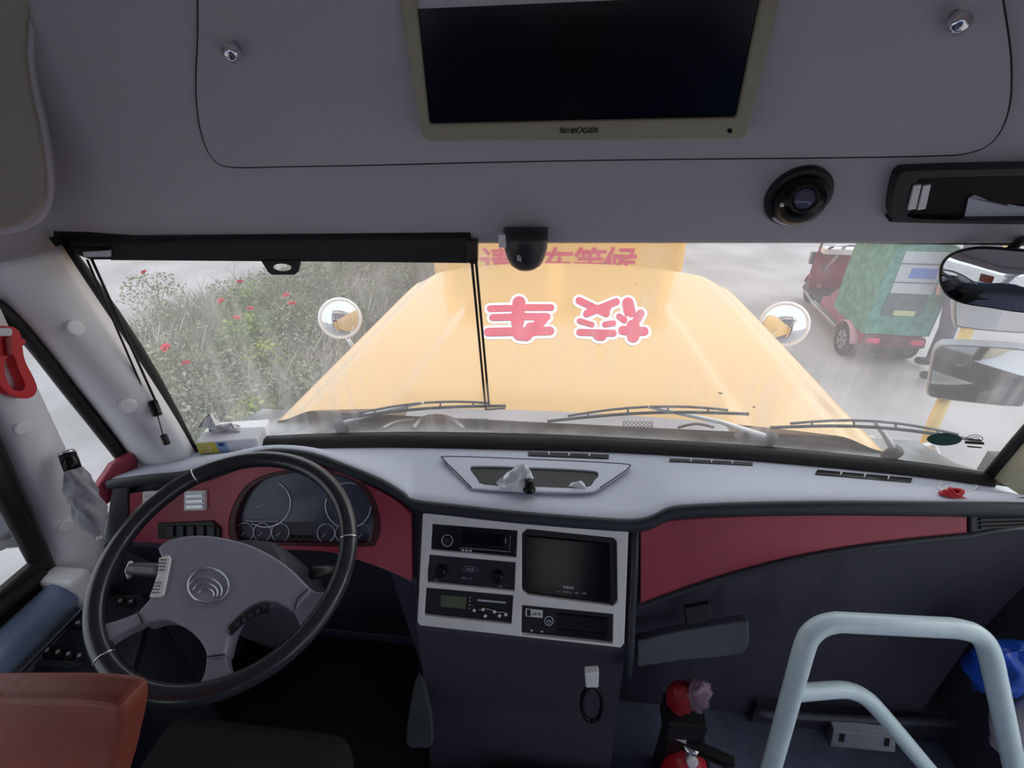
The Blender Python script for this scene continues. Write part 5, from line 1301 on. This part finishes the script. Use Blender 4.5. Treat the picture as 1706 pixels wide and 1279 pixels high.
# ================================================================== PERSON beyond the mirrors
def person(loc, rz):
    t = thing('person', 'person in grey-purple jacket and trousers standing behind the right mirrors', 'person', (0, 0, 0))
    J = {'pel': (0, 0, 0.92), 'sp': (0, 0.01, 1.12), 'ch': (0, 0.01, 1.32), 'nk': (0, 0.02, 1.46), 'hd0': (0, 0.03, 1.54), 'hd1': (0, 0.04, 1.64), 'hd2': (0, 0.04, 1.70)}
    V = []; E_ = []; R_ = []; idx = {}
    def nv(k, p, r): idx[k] = len(V); V.append(p); R_.append(r)
    for k, r in (('pel', (0.16, 0.12)), ('sp', (0.15, 0.11)), ('ch', (0.17, 0.12)), ('nk', (0.06, 0.06)), ('hd0', (0.07, 0.08)), ('hd1', (0.085, 0.10)), ('hd2', (0.06, 0.07))): nv(k, J[k], r)
    for a, b in (('pel', 'sp'), ('sp', 'ch'), ('ch', 'nk'), ('nk', 'hd0'), ('hd0', 'hd1'), ('hd1', 'hd2')): E_.append((idx[a], idx[b]))
    for s in (-1, 1):
        fw_ = 0.08 * s
        nv(f'hip{s}', (0.10 * s, 0, 0.84), (0.095, 0.10)); nv(f'kn{s}', (0.11 * s, 0.02 + fw_, 0.48), (0.065, 0.07)); nv(f'an{s}', (0.11 * s, fw_ * 1.6 - 0.02, 0.09), (0.048, 0.05)); nv(f'toe{s}', (0.12 * s, fw_ * 1.6 + 0.13, 0.04), (0.042, 0.035))
        for a, b in (('pel', f'hip{s}'), (f'hip{s}', f'kn{s}'), (f'kn{s}', f'an{s}'), (f'an{s}', f'toe{s}')): E_.append((idx[a], idx[b]))
        nv(f'sh{s}', (0.19 * s, 0.01, 1.38), (0.065, 0.065)); nv(f'el{s}', (0.27 * s, -0.06, 1.12), (0.05, 0.05)); nv(f'wr{s}', (0.22 * s, 0.06, 0.96), (0.036, 0.032)); nv(f'ha{s}', (0.20 * s, 0.10, 0.90), (0.035, 0.024))
        for a, b in (('ch', f'sh{s}'), (f'sh{s}', f'el{s}'), (f'el{s}', f'wr{s}'), (f'wr{s}', f'ha{s}')): E_.append((idx[a], idx[b]))
        for q in range(5):
            ang = (q - 1.5) * 0.012
            if q < 4:
                nv(f'f{s}{q}', (0.19 * s, 0.105 + ang, 0.86), (0.009, 0.009)); nv(f'g{s}{q}', (0.17 * s, 0.11 + ang, 0.83 - (0 if q in (0, 3) else 0.006)), (0.008, 0.008))
            else:
                nv(f'f{s}{q}', (0.18 * s, 0.135, 0.90), (0.010, 0.010)); nv(f'g{s}{q}', (0.16 * s, 0.145, 0.875), (0.009, 0.009))
            E_.append((idx[f'ha{s}'], idx[f'f{s}{q}'])); E_.append((idx[f'f{s}{q}'], idx[f'g{s}{q}']))
    me = bpy.data.meshes.new('body'); me.from_pydata(V, E_, [])
    tmp = bpy.data.objects.new('tmp_body', me); COL.objects.link(tmp)
    md = tmp.modifiers.new('skin', 'SKIN'); md.use_smooth_shade = True
    for i, sv in enumerate(me.skin_vertices[0].data): sv.radius = R_[i]; sv.use_root = (i == 0)
    m2_ = tmp.modifiers.new('sub', 'SUBSURF'); m2_.levels = 2; m2_.render_levels = 2
    dg = bpy.context.evaluated_depsgraph_get()
    out_ = bpy.data.meshes.new_from_object(tmp.evaluated_get(dg))
    bpy.data.objects.remove(tmp)
    out_.name = 'body'
    out_.materials.clear()
    for m_ in (mat('skin', (196, 150, 124), 0.6), mat('jacket_grey_purple', (104, 98, 116), 0.9, vary=0.2, scale=14), mat('trousers_grey', (86, 80, 98), 0.9, vary=0.2, scale=14), mat('shoe_dark', (40, 38, 42), 0.6)): out_.materials.append(m_)
    for p in out_.polygons:
        c = p.center; p.use_smooth = True
        if c.z > 1.44: k = 0
        elif c.z < 0.10: k = 3
        elif abs(c.x) > 0.13 and c.y > 0.085 and 0.80 < c.z < 0.93: k = 0
        elif c.z < 0.84: k = 2
        else: k = 1
        p.material_index = k
    b = bpy.data.objects.new('body', out_); link(b, t)
    G().sphere((0, 0.02, 1.66), (0.098, 0.115, 0.105), 20, 12).mk('hair', mat('dark_hair', (34, 28, 28), 0.7), t, smooth=True)
    G().tube([(0, 0.135, 1.60), (0, 0.155, 1.575)], [0.010, 0.014], 8).mk('nose', mat('skin', (0, 0, 0)), t, smooth=True)
    for s in (-1, 1): G().sphere((0.035 * s, 0.135, 1.615), 0.010, 8, 6).mk('eye', 'black', t, smooth=True)
    G().box((0, 0.133, 1.545), (0.022, 0.006, 0.004)).mk('mouth', mat('lips', (150, 80, 80), 0.6), t, bevel=0.002)
    t.location = loc; t.rotation_euler = (0, 0, rz)
    return t
pg = on_z(1536, 630, 0)
person((pg.x + 0.08, pg.y + 0.05, 0), math.radians(20))

# ================================================================== FLOWER BED PLANTS
M['leaf_a'] = mat('leaf_grey_green', (110, 124, 92), 0.7, scale=12, rgb2=(150, 158, 128))
M['leaf_b'] = mat('leaf_green', (84, 122, 62), 0.7, scale=12, rgb2=(132, 160, 84))
M['leaf_y'] = mat('leaf_yellow_green', (170, 180, 74), 0.7, scale=12, rgb2=(128, 150, 66))
M['twig'] = mat('dry_twig', (150, 142, 128), 0.9, scale=30, rgb2=(104, 96, 84))
M['rose'] = mat('rose_red', (222, 44, 74), 0.5, vary=0.15, scale=30)
def leaf_cloud(rn, n, rad, h, size):
    g = G()
    for _ in range(n):
        th = rn.uniform(0, 6.283); q = rn.uniform(0, 1) ** 0.6; z = rn.uniform(0.05, 1.0)
        w = rad * q * (0.5 + 0.7 * math.sin(math.pi * min(1, z * 0.9 + 0.1)))
        c = Vector((math.cos(th) * w, math.sin(th) * w, z * h))
        d = Vector((rn.uniform(-1, 1), rn.uniform(-1, 1), rn.uniform(-0.4, 0.8))).normalized(); s_ = d.orthogonal().normalized(); s_ = (Matrix.Rotation(rn.uniform(0, 6.28), 3, d) @ s_)
        L = size * rn.uniform(0.6, 1.4)
        g.add([c, c + d * L * 0.5 + s_ * L * 0.28, c + d * L, c + d * L * 0.5 - s_ * L * 0.28], [(0, 1, 2), (0, 2, 3)])
    return g
def stems_(rn, n, rad, h, r=0.005):
    g = G()
    for _ in range(n):
        th = rn.uniform(0, 6.283); w = rad * rn.uniform(0.3, 1.0)
        e = Vector((math.cos(th) * w, math.sin(th) * w, h * rn.uniform(0.7, 1.15)))
        g.tube([Vector((e.x * 0.1, e.y * 0.1, 0)), Vector((e.x * 0.45, e.y * 0.45, e.z * 0.5)), e], [r, r * 0.7, r * 0.35], 4)
    return g
def flower_(c, r):
    g = G()
    for k in range(10):
        a = k * 2.4; el = 0.25 + 0.09 * k
        d = Vector((math.cos(a) * math.cos(el), math.sin(a) * math.cos(el), math.sin(el))); s_ = Vector((-math.sin(a), math.cos(a), 0)); u_ = d.cross(s_)
        g.add([c, c + d * r * 0.55 + s_ * r * 0.5, c + d * r + s_ * r * 0.25, c + d * r - s_ * r * 0.25, c + d * r * 0.55 - s_ * r * 0.5, c + d * r * 0.7 + u_ * r * 0.2], [(0, 1, 5), (1, 2, 5), (2, 3, 5), (3, 4, 5), (4, 0, 5)])
    return g
protos = []
def bush_proto(seed, lm, n, rad, h, size):
    rn = random.Random(seed)
    me = []
    for nm, gg, m_ in (('stem', stems_(rn, 9, rad * 0.9, h), 'twig'), ('foliage', leaf_cloud(rn, n, rad, h, size), lm)):
        o = mk(nm, gg.v, gg.f, m_, None, recenter=False); me.append((nm, o.data)); bpy.data.objects.remove(o)
    return me
BP = [bush_proto(1, 'leaf_a', 520, 0.42, 0.55, 0.05), bush_proto(2, 'leaf_b', 480, 0.36, 0.50, 0.055), bush_proto(3, 'leaf_a', 380, 0.5, 0.42, 0.045), bush_proto(4, 'leaf_y', 420, 0.26, 0.45, 0.06)]
fm = None
def fl_mesh():
    global fm
    if fm is None:
        gg = flower_(Vector((0, 0, 0)), 0.06); o = mk('flower', gg.v, gg.f, 'rose', None, recenter=False); fm = o.data; bpy.data.objects.remove(o)
    return fm
def plant(x, y, kind, s, rz, label, name, group, flowers=()):
    t = thing(name, label, 'plant', (0, 0, 0), group=group)
    for nm, me in BP[kind]:
        o = bpy.data.objects.new(nm, me); link(o, t)
    for f in flowers:
        o = bpy.data.objects.new('flower', fl_mesh()); link(o, t)
        o.location = f; o.rotation_euler = (random.uniform(-.5, .5), random.uniform(-.5, .5), random.uniform(0, 6)); q = random.uniform(0.75, 1.1); o.scale = (q, q, q)
    t.location = (x, y, 0.055); t.rotation_euler = (0, 0, rz); t.scale = (s, s, s)
    return t
fl_px = [(243, 458), (372, 507), (396, 536), (280, 585), (312, 612), (402, 475), (478, 497), (488, 512), (418, 520), (330, 470), (530, 470)]
fl_words = ['rose bush with a red bloom at the far left before the pale concrete', 'rose bush whose red bloom stands straight above the yellow tuft', 'rose bush with the largest red bloom in the middle of the bed', 'rose bush with a red bloom nearest the left windshield pillar', 'rose bush with a low red bloom just above the tissue packet', 'rose bush with a small red bloom below the blind handle', 'rose bush with a red bloom left of the convex mirror', 'rose bush with a red bloom touching the convex mirror edge', 'rose bush with a small bloom between the handle and the convex mirror']
for i, ((a, b), w_) in enumerate(zip(fl_px, fl_words)):
    p = on_z(a, b, 0.55)
    plant(p.x, p.y, (0, 2, 1)[i % 3], 0.9, random.uniform(0, 6), w_, 'rose_bush', 'rose bushes in the flower bed', [(0.0, 0.0, 0.58)])
rn = random.Random(21)
def inbed(x, y):
    n = len(bed); c = False
    for i in range(n):
        x0, y0 = bed[i]; x1, y1 = bed[i - 1]
        if (y0 > y) != (y1 > y) and x < (x1 - x0) * (y - y0) / (y1 - y0) + x0: c = not c
    return c
def scatter(m_, n, seed, rad, h, size, name):
    rn_ = random.Random(seed); g = G(); k = 0
    while k < n:
        x, y = rn_.uniform(-6.2, -2.15), rn_.uniform(2.4, 8.9)
        if not inbed(x - 0.3, y): continue
        sc = rn_.uniform(0.55, 1.05)
        c = leaf_cloud(rn_, rn_.randint(90, 170), rad * sc, h * sc, size)
        t_ = stems_(rn_, 5, rad * sc, h * sc * 1.1, 0.004)
        o = Vector((x, y, 0.06)); g.add([v + o for v in c.v], c.f); g.add([v + o for v in t_.v], t_.f); k += 1
    me = bpy.data.meshes.new(name); me.from_pydata(g.v, [], g.f); me.materials.append(M[m_])
    o = bpy.data.objects.new(name, me); link(o); return o
M['leaf_c'] = mat('leaf_mixed', (168, 166, 156), 0.8, scale=1.6, rgb2=(112, 132, 92))
tag(scatter('leaf_c', 130, 33, 0.42, 0.42, 0.045, 'undergrowth'), 'tangled grey-green undergrowth of the flower bed', 'undergrowth', kind='stuff')
for a, b, sc_, w_ in ((405, 560, 0.9, 'yellow-green leafy tuft under the tallest rose in the bed'), (445, 600, 0.8, 'yellow-green leafy tuft between the roses and the hood'), (425, 690, 0.7, 'yellow-green leafy tuft low beside the corner of the hood')):
    p = on_z(a, b, 0.25)
    plant(p.x, p.y, 3, sc_, rn.uniform(0, 6), w_, 'yellow_tuft', 'yellow-green tufts in the flower bed')
# dry grass and twigs covering the bed
g = G(); n = 0
while n < 15000:
    x, y = rn.uniform(-6.6, -1.9), rn.uniform(2.0, 9.2)
    if not inbed(x, y): continue
    h = rn.uniform(0.08, 0.34) * (1.6 if rn.random() < 0.08 else 1.0); a = rn.uniform(0, 6.283); le = rn.uniform(0.0, 0.8) * h; w = rn.uniform(0.003, 0.007)
    p = Vector((x, y, 0.05)); sd_ = Vector((-math.sin(a), math.cos(a), 0)) * w; d = Vector((math.cos(a) * le, math.sin(a) * le, h))
    g.add([p - sd_, p + sd_, p + d * 0.6 + sd_ * 0.7 + Vector((0, 0, 0.02)), p + d], [(0, 1, 2), (0, 2, 3)])
    n += 1
M['drygrass'] = mat('dry_grass', (132, 132, 112), 0.9, scale=2.2, rgb2=(206, 202, 192))
me = bpy.data.meshes.new('dry_grass'); me.from_pydata(g.v, [], g.f); me.materials.append(M['drygrass'])
dgz = bpy.data.objects.new('dry_grass', me); link(dgz)
tag(dgz, 'dry grey-green grass and twigs covering the flower bed', 'grass', kind='stuff')
